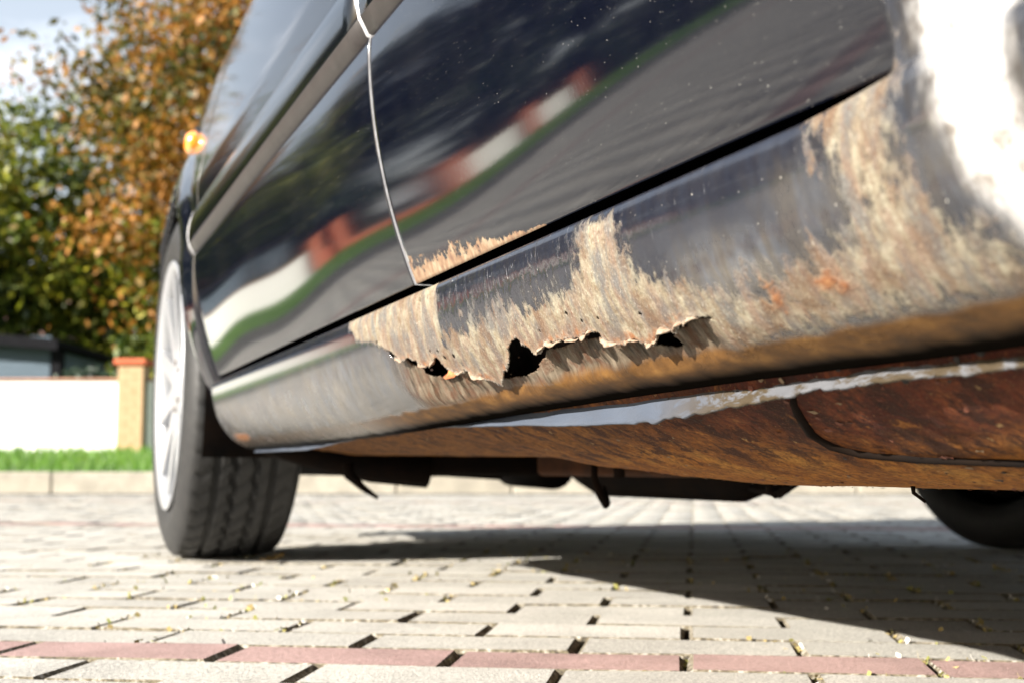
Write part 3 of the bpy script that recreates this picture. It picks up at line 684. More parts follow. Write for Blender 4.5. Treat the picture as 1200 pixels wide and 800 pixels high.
H3 = [(.7374,.0669),(.736,.0711),(.7267,.0744),(.7237,.0789),(.7314,.0837),(.7438,.0876),(.7536,.0914),(.7778,.094),(.805,.0934),(.7919,.0867),(.7692,.0809),(.7612,.0731),(.7498,.0684)]
H4 = [(.7147,.0793),(.6997,.0745),(.6827,.0753),(.6679,.0753),(.6503,.0763),(.6375,.0735),(.63,.0755),(.629,.0804),(.6411,.0796),(.6583,.0787),(.6769,.0782),(.6965,.0795)]
H5 = [(.605,.085),(.5947,.084),(.5882,.0871),(.5805,.0897),(.5682,.0841),(.5574,.0813),(.5536,.0839),(.5666,.087),(.572,.0902),(.5671,.0956),(.5756,.0971),(.5872,.0936),(.5982,.0893)]
H6 = [(.5364,.0811),(.5291,.0791),(.5164,.0813),(.5294,.0815)]
PA = [(1.1493,.0081),(1.021,.0127),(.9165,.0134),(.865,.0131),(.869,.058),(.8395,.0833),(.8117,.0951),(.8909,.0904),(.9598,.0724),(1.0094,.0497),(1.0499,.0399),(1.098,.0346)]
PA2 = [(.9265,.0134),(.8700,.0120),(.8675,.0552),(.9053,.0469)]
PB = [(.8663,.0525),(.7953,.0541),(.7307,.0523),(.6636,.0525),(.6332,.0531),(.615,.0314),(.603,.0214),(.5777,.0257),(.5759,.0415),(.5615,.0527),(.5236,.0647),(.4947,.0748),(.4707,.0852),(.4619,.0947),(.5394,.1037),(.6041,.0995),(.6523,.0901),(.7583,.0916),(.8184,.0944),(.847,.0826)]
PC = [(.412,.0),(.36,-.02),(.3466,.0286),(.3407,.0492),(.3275,.0692),(.3,.0828),(.3,.098),(.3975,.0990),(.4644,.1017),(.5302,.1029),(.5071,.0722),(.4548,.0695),(.4132,.0633),(.386,.055),(.3935,.0382)]
R1 = [(.4651,.0699),(.4519,.0699),(.4447,.079),(.4583,.0888),(.4673,.0821)]
R2 = [(.4273,.07),(.4065,.0722),(.4038,.0813),(.416,.0854),(.4333,.0827)]
SY = 1.0; SSC = 1.6       # weight s a little more than Y when measuring distances (foreshortening of wear edges)
def poly_sd(P, poly):
    """signed distance (inside > 0) of points P (N,2) to polygon, metres"""
    poly = np.array(poly, float)*[SY, SSC]; P = P*[SY, SSC]; n = len(poly); dmin = np.full(len(P), 1e9); ins = np.zeros(len(P), bool)
    for i in range(n):
        a, b = poly[i], poly[(i+1) % n]; e = b-a; wv = P-a
        t = np.clip((wv@e)/max(e@e, 1e-12), 0, 1); dmin = np.minimum(dmin, np.hypot(*(wv-t[:, None]*e).T))
        c = ((a[1] <= P[:, 1]) & (b[1] > P[:, 1])) | ((b[1] <= P[:, 1]) & (a[1] > P[:, 1]))
        with np.errstate(divide='ignore', invalid='ignore'): xi = a[0]+(P[:, 1]-a[1])*(b[0]-a[0])/(b[1]-a[1] if b[1] != a[1] else 1e-12)
        ins ^= c & (P[:, 0] < xi)
    return np.where(ins, dmin, -dmin)
def soft(P, poly, wd, off=0): return np.clip(.5+(poly_sd(P, poly)+off)/(2*wd), 0, 1)
Ys = np.r_[lin(.20, .342, 40), lin(.344, .358, 14), lin(.361, .50, 54), lin(.5009, 1.03, 588), lin(1.033, 1.2, 56), lin(1.21, 1.998, 80)]
Ss = np.r_[lin(-.60, -.02, 40), lin(-.017, .0, 7), lin(.0015, .030, 20), lin(.0308, .104, 92), lin(.1055, .1350, 20)]
YY, S2 = np.meshgrid(Ys, Ss, indexing='ij')
tY = np.array([t[0] for t in TEAR][::-1]); tS = np.array([t[1] for t in TEAR][::-1])
tcol = np.interp(Ys, tY, tS) + (smooth_noise(np.stack([Ys*420+3, Ys*0+3], 1), 9, 3)-.5)*.0042
for i in range(len(Ys)):                 # snap the two rows next to the tear onto it, so that its edge is clean
    if .512 < Ys[i] < 1.03:
        j = int(np.searchsorted(Ss, tcol[i])); S2[i, j-1] = tcol[i]-1e-5; S2[i, j] = max(S2[i, j]*.5+tcol[i]*.5, tcol[i]+1e-5)
P2 = np.stack([YY.ravel(), S2.ravel()], 1)
tear = np.repeat(tcol, len(Ss))
below = P2[:, 1]-tear
act = sstep(.512, .535, P2[:, 0])*(1-sstep(.97, 1.03, P2[:, 0]))
fl = (below > 0)*act*(1-sstep(.097, .112, P2[:, 1]))
ridge = np.abs(smooth_noise(P2*[130, 18]+[1, 40], 4, 3)-.5)*2
deep = .0065*(1-sstep(.02, .034, below))*(1-.5*sstep(0, .03, below))
tens = 1+.6*np.exp(-((P2[:, 0]-.69)/.05)**2)
X, Z = sillXZ(P2[:, 0], P2[:, 1])
disp = fl*(deep*tens + (ridge-.4)*.0036*(1-sstep(.085, .105, P2[:, 1])))
# lip of the upper sheet flares out a touch and dents; corrosion pits
lip = act*np.exp(-np.clip(-below, 0, 1)/.006)*(below <= 0)
disp -= lip*(.0016+.0030*(smooth_noise(P2*[160, 30], 12, 3)-.5))
Bm = np.maximum(np.maximum(soft(P2, PA, .007)*.97, soft(P2, PB, .022, .006)*.95), soft(P2, PC, .026, .004)*.80)
Bm = np.maximum(Bm, soft(P2, PA2, .004)*1.0)
scr_reg = soft(P2, [(.865, .014), (.865, .056), (.63, .053), (.62, .02)], .006)
Bm = np.maximum(Bm, scr_reg*(.20+.22*sstep(.02, .052, P2[:, 1])))
Bm[below > .003] *= (1-act[below > .003]*.4)
disp -= (smooth_noise(P2*[210, 160]+5, 21, 4)-.5)*.0011*Bm*(P2[:, 0] < 1.2)
nX, nZ = .8, .6
wface = sstep(.06, .11, P2[:, 1])
X = X + disp*(1-.45*wface); Z = Z + disp*(.25+.65*wface)
Rm = .72*np.maximum(soft(P2, R1, .012), soft(P2, R2, .013))
Rm = np.maximum(Rm, np.exp(-np.abs(below-.004)/.006)*act*.45*(below > 0)+.5*act*np.exp(-np.abs(below+.003)/.008))
Rm = np.maximum(Rm, .8*np.exp(-(((P2[:, 0]-1.90)/.09)**2+((P2[:, 1]-.098)/.012)**2)))
Um = sstep(.0995, .1055, P2[:, 1]+.004*smooth_noise(P2*[60, 10], 8, 2)); Um *= .35+.65*(1-sstep(1.0, 1.3, P2[:, 0]))
Dm = .12+.75*sstep(1.0, 1.25, P2[:, 0])*sstep(.028, .06, P2[:, 1])
Dm = np.maximum(Dm, .42*sstep(.46, .36, P2[:, 0])*sstep(-.10, .03, P2[:, 1])); Dm = np.maximum(Dm, .45*sstep(.50, .40, P2[:, 0])*sstep(.0, .05, P2[:, 1]))
Dm = np.maximum(Dm, .30*sstep(.40, .33, P2[:, 0])); Dm = np.maximum(Dm, .8*soft(P2, [(.512, .05), (.44, .05), (.40, .10), (.57, .103)], .02))
Dm = np.maximum(Dm, .65*np.exp(-(((P2[:, 0]-1.07)/.13)**2+((P2[:, 1]-.07)/.03)**2)))
Cm = sstep(.347, .312, P2[:, 0]+np.clip(P2[:, 1]-.0, 0, 1)*.30+.010*(smooth_noise(P2*[20, 26], 31, 3)-.5))*sstep(.29, .31, P2[:, 0]+.0*P2[:, 1]+.02)
Cm = np.where(P2[:, 1] > .09, 0, Cm)*sstep(-.26, -.10, P2[:, 1]+.08*(smooth_noise(P2*[30, 12], 77, 3)-.5))
Sc = np.clip(scr_reg+.35*(P2[:, 0] < 1.2)*(P2[:, 1] < .03)+.15, 0, 1)
dels = np.zeros(len(P2), bool)
for k, h in enumerate((H1, H2, H3, H4, H5, H6)):
    jn = (smooth_noise(P2*[500, 500]+k*9, 40+k, 3)-.5)*.0030
    dels |= poly_sd(P2, h)+jn > -.0009
# a few pinholes
for (y, s, r_) in ((1.035, .0405, .0011), (.905, .0585, .0012), (.889, .0600, .0011), (.880, .0655, .0013), (.862, .066, .0014), (.905, .024, .0010), (.7, .066, .0008), (.64, .067, .0010), (.62, .068, .0009), (.655, .061, .0008), (.575, .0715, .0009)):
    dels |= np.hypot((P2[:, 0]-y)/1.5, P2[:, 1]-s) < r_
ny, ns = len(Ys), len(Ss); idx = np.arange(ny*ns).reshape(ny, ns)
q = np.stack([idx[:-1, :-1], idx[:-1, 1:], idx[1:, 1:], idx[1:, :-1]], -1).reshape(-1, 4)
ok = ~(dels[q].sum(1) >= 2)
bl_ = (below > 0)[q].sum(1); ok &= ~((bl_ > 0) & (bl_ < 4) & (act[q].max(1) > .35))
cY = P2[q][:, :, 0].mean(1); cS = P2[q][:, :, 1].mean(1); cZ = Z[q].mean(1)
ok &= ~((cS < 0) & (cY > .3505)); ok &= ~((cS < S_LIP) & (cS >= -.01) & (cY > .347) & (cY < .356) & (cS < .004))
ok &= np.hypot(cY+.18, cZ-.315) > .375
V3 = np.stack([X, P2[:, 0], Z], 1)
used = np.zeros(len(V3), bool); used[q[ok].ravel()] = True; remap = np.cumsum(used)-1
me = np_mesh('sill', V3[used], remap[q[ok]][:, ::-1])
for nm, arr in (('bare', Bm), ('rust', Rm), ('dirt', Dm), ('flap', fl*(.9)), ('under', Um), ('pale_patch', Cm), ('scratch', Sc), ('rim', act*np.exp(-np.clip(-below, 0, 1)/.0013)*(below <= .0005)), ('root_shade', sstep(.110, .1225, P2[:, 1]+.006*(smooth_noise(P2*[70, 20], 18, 3)-.5)))):
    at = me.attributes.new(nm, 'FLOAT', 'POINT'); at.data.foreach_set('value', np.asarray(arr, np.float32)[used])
uvl = me.uv_layers.new(name='UVMap'); uvl.data.foreach_set('uv', P2[used][remap[q[ok]][:, ::-1].ravel()].astype(np.float32).ravel())
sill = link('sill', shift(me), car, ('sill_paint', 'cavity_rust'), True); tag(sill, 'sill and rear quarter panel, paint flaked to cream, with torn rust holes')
so_ = sill.modifiers.new('thickness', 'SOLIDIFY'); so_.thickness = .0009; so_.offset = -1; so_.material_offset_rim = 0; so_.material_offset = 1
# orange flake hanging in the second hole
mb = MB(); fk = []
def onsill(Y, s, inn):
    x, z = sillXZ(np.array([Y]), np.array([s])); return (float(x[0])+inn, Y, float(z[0])+inn*.4)
for (Y, s, i_) in ((.905, .0755, .010), (.896, .0735, .0045), (.886, .0750, .0035), (.880, .0780, .003), (.888, .0805, .001), (.905, .0803, .0005), (.918, .0790, .003)): fk.append(onsill(Y, s, i_))
fk.append(onsill(.898, .0775, .0015))
mb.add(fk, [(i, (i+1) % 7, 7) for i in range(7)]); fo = cb(mb, 'rust_flake', ('flake_rust',), sill, True)
sm = fo.modifiers.new('thickness', 'SOLIDIFY'); sm.thickness = .0008
# curled tabs of torn metal along the tear
simple('torn_metal', (.26, .23, .18), .7, nscale=400, c2=(.16, .08, .04), bump=.5, bd=.0006)
rt = random.Random(12)
for (Y0, w0, L0) in ((.985, .008, .003), (.934, .007, .003), (.908, .006, .004), (.866, .008, .003), (.838, .010, .004), (.712, .010, .004), (.690, .012, .004), (.664, .010, .003), (.641, .008, .006), (.622, .008, .004), (.600, .007, .003), (.579, .008, .004), (.560, .007, .006), (.545, .006, .004), (.531, .007, .004)):
    mb = MB(); m_ = 6
    for a in range(m_+1):
        ta = a/m_; yy_ = Y0+(ta-.5)*w0*2; s0 = float(np.interp(yy_, Ys, tcol)); x0, z0 = sillXZ(np.array([yy_]), np.array([s0])); Lk = L0*(math.sin(ta*math.pi)**.7)*(.7+.6*rt.random())
        for b_ in range(4):
            tb = b_/3; cu = 1.7*tb; mb.v.append((float(x0[0])-.0012-Lk*math.sin(cu)*.75+.0004*rt.random(), yy_+.0006*rt.uniform(-1, 1), float(z0[0])+.0006-Lk*(1-math.cos(cu))*.5*1.1+ (-.0004)))
    mb.f = [(a*4+b_, a*4+b_+1, a*4+b_+5, a*4+b_+4) for a in range(m_) for b_ in range(3)]; mb.mi = [0]*len(mb.f)
    o = cb(mb, 'torn_tab', ('torn_metal',), sill, True); sm = o.modifiers.new('thickness', 'SOLIDIFY'); sm.thickness = .0006
# inner sill, closing the cavity
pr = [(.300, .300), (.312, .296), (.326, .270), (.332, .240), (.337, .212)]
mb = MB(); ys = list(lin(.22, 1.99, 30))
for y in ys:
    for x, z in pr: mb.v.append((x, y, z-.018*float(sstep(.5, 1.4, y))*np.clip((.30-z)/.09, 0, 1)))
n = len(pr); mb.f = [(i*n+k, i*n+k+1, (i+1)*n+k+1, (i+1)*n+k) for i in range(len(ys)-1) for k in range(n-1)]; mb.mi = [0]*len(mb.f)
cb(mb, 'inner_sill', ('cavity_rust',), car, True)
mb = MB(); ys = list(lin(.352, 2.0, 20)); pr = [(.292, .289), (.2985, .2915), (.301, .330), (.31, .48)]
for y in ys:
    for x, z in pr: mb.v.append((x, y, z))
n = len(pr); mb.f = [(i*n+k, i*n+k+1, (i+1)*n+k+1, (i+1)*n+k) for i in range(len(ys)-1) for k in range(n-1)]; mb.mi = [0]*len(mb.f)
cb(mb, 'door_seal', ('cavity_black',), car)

# pinch-weld flange
fy = [.20, .36, .498, .566, .66, .785, .864, 1.07, 1.27, 1.45, 1.61, 1.98]; fz = [.1968, .1968, .1963, .192, .187, .189, .192, .1972, .1967, .190, .185, .187]
ys = np.r_[lin(.2, .5, 100), lin(.502, .9, 200), lin(.905, 1.98, 110)]
rows = 9; mb = MB(); attr = []
jg = (smooth_noise(np.stack([ys*90, ys*0+2], 1), 3, 5)-.5)
for i, y in enumerate(ys):
    zb = float(np.interp(y, fy, fz)) + float(jg[i])*.0040*(1-float(sstep(.65, .72, y))*.8)
    xt, zt_ = sillXZ(np.array([y]), np.array([.133])); ztp = float(zt_[0])+.002
    for k in range(rows):
        t = k/(rows-1); wob = .0016*math.sin(y*38)+.0010*math.sin(y*91+1)
        mb.v.append((.3475-.0055*t**1.5+wob*t + (.0012*math.sin(k*9+y*400) if y < .6 else 0)*t, y, ztp+(zb-ztp)*t)); attr.append(float(1-sstep(.56, .68, y))*.9+.06)
mb.f = [(i*rows+k, i*rows+k+1, (i+1)*rows+k+1, (i+1)*rows+k) for i in range(len(ys)-1) for k in range(rows-1)]; mb.mi = [0]*len(mb.f)
fo = cb(mb, 'pinch_weld', ('flange_paint',), car, True)
at = fo.data.attributes.new('flake', 'FLOAT', 'POINT'); at.data.foreach_set('value', attr)
sm = fo.modifiers.new('thickness', 'SOLIDIFY'); sm.thickness = .0018; sm.offset = 0

# rusty floor rail behind the flange
RPR = [(.3425,.2135),(.344,.203),(.352,.196),(.375,.183),(.405,.169),(.44,.157),(.47,.1515),(.50,.1495),(.56,.1490),(.60,.1495),(.612,.154),(.618,.19)]
RD_, RS_ = dense(RPR, 5)
def railP(y, x, z):
    zb = np.interp(y, [.2, .77, 1.0, 1.12, 1.8, 2.0], [0, 0, .012, .023, .032, .034]); f_ = np.clip((.205-z)/.05, 0, 1)
    return z + zb*f_
ys = np.r_[lin(.18, .9, 160), lin(.905, 1.95, 110)]
mb = MB(); n = len(RD_)
nn = smooth_noise(np.array([(y*16, k*.35) for y in ys for k in range(n)]), 6, 4).reshape(len(ys), n)
nm2 = smooth_noise(np.array([(y*120, k*1.8) for y in ys for k in range(n)]), 7, 3).reshape(len(ys), n)
for i, y in enumerate(ys):
    for k, (x, z) in enumerate(RD_):
        f_ = min(1, k/6)
        dz = ((nn[i, k]-.5)*.011+(nm2[i, k]-.5)*.0022)*f_*(1-.7*float(sstep(.44, .48, x)))
        mb.v.append((x+dz*.5, y, float(railP(y, x, z))-dz*.6))
mb.f = [(i*n+k, i*n+k+1, (i+1)*n+k+1, (i+1)*n+k) for i in range(len(ys)-1) for k in range(n-1)]; mb.mi = [0]*len(mb.f)
mb.f += [tuple((len(ys)-1)*n+k for k in range(n))]; mb.mi += [0]
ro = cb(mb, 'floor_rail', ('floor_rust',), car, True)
def set_uv(o, fn):
    me = o.data; uvl = me.uv_layers.new(name='UVMap'); vi = np.zeros(len(me.loops), int); me.loops.foreach_get('vertex_index', vi)
    co_ = np.zeros(len(me.vertices)*3); me.vertices.foreach_get('co', co_); co_ = co_.reshape(-1, 3); uvl.data.foreach_set('uv', fn(co_, vi)[vi].astype(np.float32).ravel())
nR = len(RD_); set_uv(ro, lambda c, vi: np.stack([c[:, 1], np.tile(RS_, len(ys))], 1))
# scale flakes and weld nuggets on the rail
rt = random.Random(4); mb = MB()
for q_ in range(420):
    y = rt.uniform(.24, 1.1)**1; k = rt.randint(3, len(RD_)-12); x, z = RD_[k]; zz0 = float(railP(y, x, z)); r_ = rt.uniform(.0006, .0022)*(1.2 if y < .55 else .8); a0 = rt.uniform(0, 6)
    nx, nz2 = RD_[k+1][1]-RD_[k-1][1], -(RD_[k+1][0]-RD_[k-1][0]); l_ = math.hypot(nx, nz2); nx, nz2 = nx/l_, nz2/l_
    tx, tz = -nz2, nx; pts = []
    for j in range(6):
        a = a0+j*1.047; rr_ = r_*rt.uniform(.6, 1.2); lift = rt.uniform(.0002, .0011)
        pts.append((x+tx*rr_*math.sin(a)+nx*lift, y+rr_*1.4*math.cos(a), zz0+tz*rr_*math.sin(a)+nz2*lift))
    pts.append((x+nx*.0007, y, zz0+nz2*.0007)); mb.add(pts, [(j, (j+1) % 6, 6) for j in range(6)], rt.choice((0, 0, 1, 1, 1, 2)))
fo = cb(mb, 'rust_scale', ('scale_dark', 'scale_red', 'scale_pale'), ro); tag(fo, kind='stuff')
tp = [(.3505,.529,.1975),(.3580,.540,.1925),(.3662,.548,.1877),(.3816,.561,.1797),(.3951,.5621,.1732),(.4057,.5514,.1687),(.4144,.5156,.1654),(.4198,.453,.1634),(.424,.36,.161),(.43,.2,.159)]
mb = MB(); mb.tube(tp, [.0012,.0022,.0030,.0034,.0034,.0030,.0026,.0026,.0026,.0026], 8); cb(mb, 'brake_line', ('underbody_black',), car, True)
# second, darker rail and floor pan
mb = MB(); mb.box((.66, .2, .152), (.76, 1.62, .20)); o = cb(mb, 'inner_rail', ('inner_rust',), car); bevel(o, .008, 3)
mb = MB(); mb.box((.61, -.9, .188), (2*XC-.61, 3.0, .205)); cb(mb, 'floor_pan', ('underbody_black',), car)
mb = MB(); mb.box((.50, 1.98, .151), (2*XC-.50, 2.04, .19)); mb.box((.56, 2.04, .149), (2*XC-.56, 2.85, .185)); o = cb(mb, 'undertray', ('underbody_black',), car); bevel(o, .012, 2)
# exhaust with hangers
mb = MB(); ex = [(1.35, 2.9, .175), (1.15, 2.5, .165), (1.0, 2.2, .165), (.86, 1.92, .165), (.86, 1.25, .168), (.86, .8, .178), (.9, .2, .18), (1.0, -.6, .18)]
mb.tube(ex, .022, 14); exo = cb(mb, 'exhaust_pipe', ('underbody_black',), car, True)
mb = MB(); mb.tube([(1.13, 2.98, .165), (1.12, 2.9, .163), (1.0, 2.36, .163), (.99, 2.30, .165)], [.02, .042, .042, .02], 18); cb(mb, 'catalyst', ('underbody_black',), exo, True)
mb = MB(); mb.tube([(.86, 1.90, .163), (.86, 1.82, .161), (.86, 1.42, .161), (.86, 1.33, .165)], [.026, .042, .042, .026], 20); cb(mb, 'silencer', ('underbody_black',), exo, True)
def hook(pts, r, nm='hanger', mat='underbody_black'):
    mb = MB(); mb.tube(pts, r, 8); return cb(mb, nm, (mat,), car, True)
hook([(.60, 1.30, .178), (.60, 1.30, .150), (.604, 1.295, .134), (.610, 1.29, .121), (.616, 1.30, .124), (.616, 1.31, .142)], [.0045, .004, .005, .005, .0035, .002])
hook([(.602, 1.245, .178), (.604, 1.245, .152)], [.0065, .0065], 'strap')
hook([(.475, 1.93, .170), (.478, 1.93, .152), (.492, 1.91, .135), (.512, 1.89, .118)], [.010, .009, .006, .003])
hook([(.62, .98, .160), (.625, .985, .142), (.635, .99, .136)], [.004, .003, .002])
hook([(.475, .60, .156), (.476, .60, .147), (.480, .595, .142)], [.0018, .0012, .0008])
hook([(.80, 1.20, .15), (.80, 1.24, .134), (.80, 1.30, .139)], [.006, .006, .004])
# suspension arm, link and arch liner near the front wheel
mb = MB(); mb.tube([(.44, 2.42, .23), (.62, 2.35, .19), (.85, 2.25, .18)], [.03, .034, .04], 12); cb(mb, 'suspension_arm', ('underbody_black',), car, True)
mb = MB(); mb.tube([(.36, 2.0, .20), (.43, 2.0, .185), (.53, 1.99, .165), (.62, 1.99, .160)], [.016, .022, .026, .03], 12); cb(mb, 'splash_bracket', ('underbody_black',), car, True)
def liner(yc, x0, x1, nm='arch_liner'):
    mb = MB(); n = 28
    for x in (x0, x1):
        for k in range(n+1):
            a = math.pi*(-.12+1.24*k/n); mb.v.append((x, yc+.368*math.cos(a), .315+.368*math.sin(a)))
    mb.v.append((x1, yc, .4)); c_ = len(mb.v)-1
    mb.f = [(k, k+1, n+2+k, n+1+k) for k in range(n)]+[(n+1+k, n+2+k, c_) for k in range(n)]; mb.mi = [0]*len(mb.f)
    return cb(mb, nm, ('underbody_black',), car, True)
liner(2.42, .275, .56); liner(-.18, .285, .56); liner(2.05, 2*XC-.275, 2*XC-.56); liner(-.18, 2*XC-.285, 2*XC-.56)

# ---- wheels
def tyre_mesh():
    R0, Wd = .315, .200; seg = 288
    prof = []   # (x across, radius), outer face at x=0
    rimr = .224
    outl = [(.012, rimr), (.004, rimr+.008), (-.001, rimr+.030), (-.002, rimr+.045), (.003, rimr+.062), (.009, R0-.014), (.017, R0-.006)]
    tr = [( .026+ i*(Wd-.052)/44, R0-.0015-.0035*abs((i-22)/22)**3) for i in range(45)]
    inn = [(Wd-x, r_) for x, r_ in outl[::-1]]
    pr_ = outl+tr+inn
    gx = (.052, .082, .118, .148); V = []
    for k in range(seg):
        t = 2*math.pi*k/seg; ph = k % 6
        for i, (x, r_) in enumerate(pr_):
            rr_ = r_
            if .02 < x < Wd-.02:
                for j, gq in enumerate(gx):
                    zz0 = gq + (.0030*(1 if (k//3) % 2 else -1) if j in (1, 2) else 0)
                    if abs(x-zz0) < .0046: rr_ = r_-.012
                # lateral sipes
                sl = (k + int((x-.026)*140)) % 6
                if sl == 0 and (x < gx[0] or x > gx[3] or abs(x-.1) < .014): rr_ = min(rr_, r_-.0045)
                if sl == 3 and (gx[0] < x < gx[1] or gx[2] < x < gx[3]): rr_ = min(rr_, r_-.0035)
            V.append((x, rr_*math.cos(t), rr_*math.sin(t)))
    m = len(pr_); V = np.array(V); 
    k = np.arange(seg)[:, None]; i = np.arange(m-1)[None]
    Fq = np.stack([k*m+i, k*m+i+1, ((k+1) % seg)*m+i+1, ((k+1) % seg)*m+i], -1).reshape(-1, 4)
    me = np_mesh('tyre', V, Fq); me.materials.append(M['rubber'])
    return me
tm = tyre_mesh()
b = MB(); b.lathe([(.226, .004), (.228, .0), (.226, -.002), (.216, .002), (.208, .010), (.204, .022), (.200, .07), (.200, .17)], 72)
rim_me = b.mesh('rim'); rim_me.materials.append(M['rim_silver']); rim_me.polygons.foreach_set('use_smooth', [True]*len(rim_me.polygons))
b = MB()
b.add([(.004, -.013, .20), (.004, .013, .20), (.016, .021, .05), (.016, -.021, .05), (.035, -.013, .20), (.035, .013, .20), (.04, .021, .05), (.04, -.021, .05)], [(0,3,2,1),(4,5,6,7),(0,1,5,4),(1,2,6,5),(2,3,7,6),(3,0,4,7)])
spoke_me = b.mesh('spoke'); spoke_me.materials.append(M['rim_silver'])
b = MB(); b.lathe([(.001, .008), (.026, .009), (.030, .014), (.062, .016), (.066, .05)], 32); hub_me = b.mesh('hub'); hub_me.materials.append(M['rim_silver']); hub_me.polygons.foreach_set('use_smooth', [True]*len(hub_me.polygons))
b = MB(); b.lathe([(.001, .075), (.15, .075), (.15, .09), (.001, .09)], 40); disc_me = b.mesh('brake_disc'); disc_me.materials.append(M['brake_steel'])
b = MB(); b.lathe([(.001, .150), (.206, .150), (.206, .158), (.001, .158)], 40); shield_me = b.mesh('backing_plate'); shield_me.materials.append(M['underbody_black'])
b = MB(); b.lathe([(.0005, .006), (.006, .006), (.0075, .012), (.0075, .02)], 6); bolt_me = b.mesh('wheel_bolt'); bolt_me.materials.append(M['brake_steel'])
def wheel(x, y, side, rot=0):
    wh = link('wheel', tm, car, ()); wh.location = Vector((x, y, .3145))+CI; wh.rotation_euler = (rot, 0, 0 if side > 0 else math.pi)
    tag(wh, None)
    def sub(nm, me, rx=0, loc=(0, 0, 0)):
        o = bpy.data.objects.new(nm, me); col.objects.link(o); o.parent = wh; o.rotation_euler = (rx, 0, 0); o.location = loc; return o
    sub('rim', rim_me); sub('hub', hub_me); sub('brake_disc', disc_me); sub('backing_plate', shield_me)
    for k in range(10): sub('spoke', spoke_me, 2*math.pi*k/10)
    for k in range(5): a = 2*math.pi*k/5; sub('wheel_bolt', bolt_me, 0, (.006, .045*math.cos(a), .045*math.sin(a)))
wheel(.257, 2.42, 1, .03); wheel(.257, -.18, 1, .4); wheel(2*XC-.257, 2.05, -1, .2); wheel(2*XC-.257, -.18, -1, 1)

# ---- remaining body: far flank, bonnet, roof, boot, bumpers (seen from beside, and casting the shadow)
def flank_far():
    ys = np.r_[lin(-.95, -.62, 8), lin(-.6, .24, 60), lin(.26, 1.98, 40), lin(2.0, 2.84, 60), lin(2.86, 3.12, 8)]; zs = lin(.215, .92, 50)
    def keep(Y, Z): return (np.hypot(Y-2.05, Z-.315) > .365) & (np.hypot(Y+.18, Z-.315) > .375)
    o = flank('far_flank', ys, zs, keep=keep, ret=.01, edge_mi=(0, 0, 0, 0), xfun=lambda Y, Z: np.where(Z < .303, doorX(.303)+(.303-Z)*.42, doorX(Z))+planX(Y))
    o.data.transform(Matrix.Translation(-CI)); o.data.transform(Matrix.Diagonal((-1, 1, 1, 1))); o.data.transform(Matrix.Translation((2*XC, 0, 0))); o.data.transform(Matrix.Translation(CI)); o.data.flip_normals(); return o
flank_far()
# near rear quarter behind the arch
flank('rear_quarter', lin(-.95, .198, 110), lin(.215, .92, 60), keep=lambda Y, Z: np.hypot(Y+.18, Z-.315) > .375, edge_mi=(0, 0, 0, 0),
      xfun=lambda Y, Z: np.where(Z < .303, doorX(.303)+(.303-Z)*.42, doorX(Z)-.004)+planX(Y)-.018*sstep(.60, .43, np.hypot(Y+.18, Z-.30)))
def loft(name, stations, mats, mi=0, parent=None):
    """stations: (y, list of (halfwidth,z)) mirrored about the centre line"""
    mb = MB(); m = None
    for y, pr_ in stations:
        ring = [(XC-hw_, y, z) for hw_, z in pr_]+[(XC+hw_, y, z) for hw_, z in pr_[::-1]]; m = len(ring); mb.v += ring
    for i in range(len(stations)-1):
        for k in range(m-1): mb.f.append((i*m+k, (i+1)*m+k, (i+1)*m+k+1, i*m+k+1)); mb.mi.append(0)
    o = cb(mb, name, mats, parent, True)
    s_ = o.modifiers.new('subsurf', 'SUBSURF'); s_.levels = s_.render_levels = 2; return o
hw0 = XC-float(doorX(.92))
def hwY(y): return hw0-float(planX(y))
loft('bonnet', [(1.75, [(hwY(1.75)-.0, .915), (.70, .955), (.35, .975), (.0, .98)]), (2.3, [(hwY(2.3), .86), (.68, .90), (.35, .92), (0, .925)]), (2.85, [(hwY(2.85), .80), (.60, .83), (.3, .84), (0, .845)]), (3.14, [(hwY(3.12), .74), (.55, .765), (.28, .775), (0, .78)])], ('car_paint',))
loft('roof', [(-.55, [(.60, 1.02), (.5, 1.06), (.25, 1.08), (0, 1.08)]), (-.15, [(.58, 1.28), (.5, 1.33), (.25, 1.35), (0, 1.355)]), (.5, [(.585, 1.36), (.5, 1.41), (.25, 1.43), (0, 1.435)]), (1.1, [(.58, 1.34), (.5, 1.39), (.25, 1.41), (0, 1.415)]), (1.32, [(.575, 1.30), (.5, 1.34), (.25, 1.355), (0, 1.36)])], ('car_paint',))
for nm, st in (('windscreen', [(1.80, [(.80, .935), (.4, .975), (0, .985)]), (1.56, [(.71, 1.12), (.4, 1.16), (0, 1.17)]), (1.31, [(.60, 1.305), (.4, 1.345), (0, 1.355)])]),
               ('rear_screen', [(-.54, [(.62, 1.03), (.4, 1.065), (0, 1.075)]), (-.72, [(.72, .95), (.4, .96), (0, .965)])])):
    loft(nm, st, ('car_glass',))
loft('boot_lid', [(-.70, [(hwY(-.7), .90), (.6, .93), (.3, .94), (0, .94)]), (-1.0, [(hwY(-.95), .88), (.6, .90), (.3, .905), (0, .905)]), (-1.06, [(hwY(-.95)-.02, .60), (.6, .60), (.3, .60), (0, .60)])], ('car_paint',))
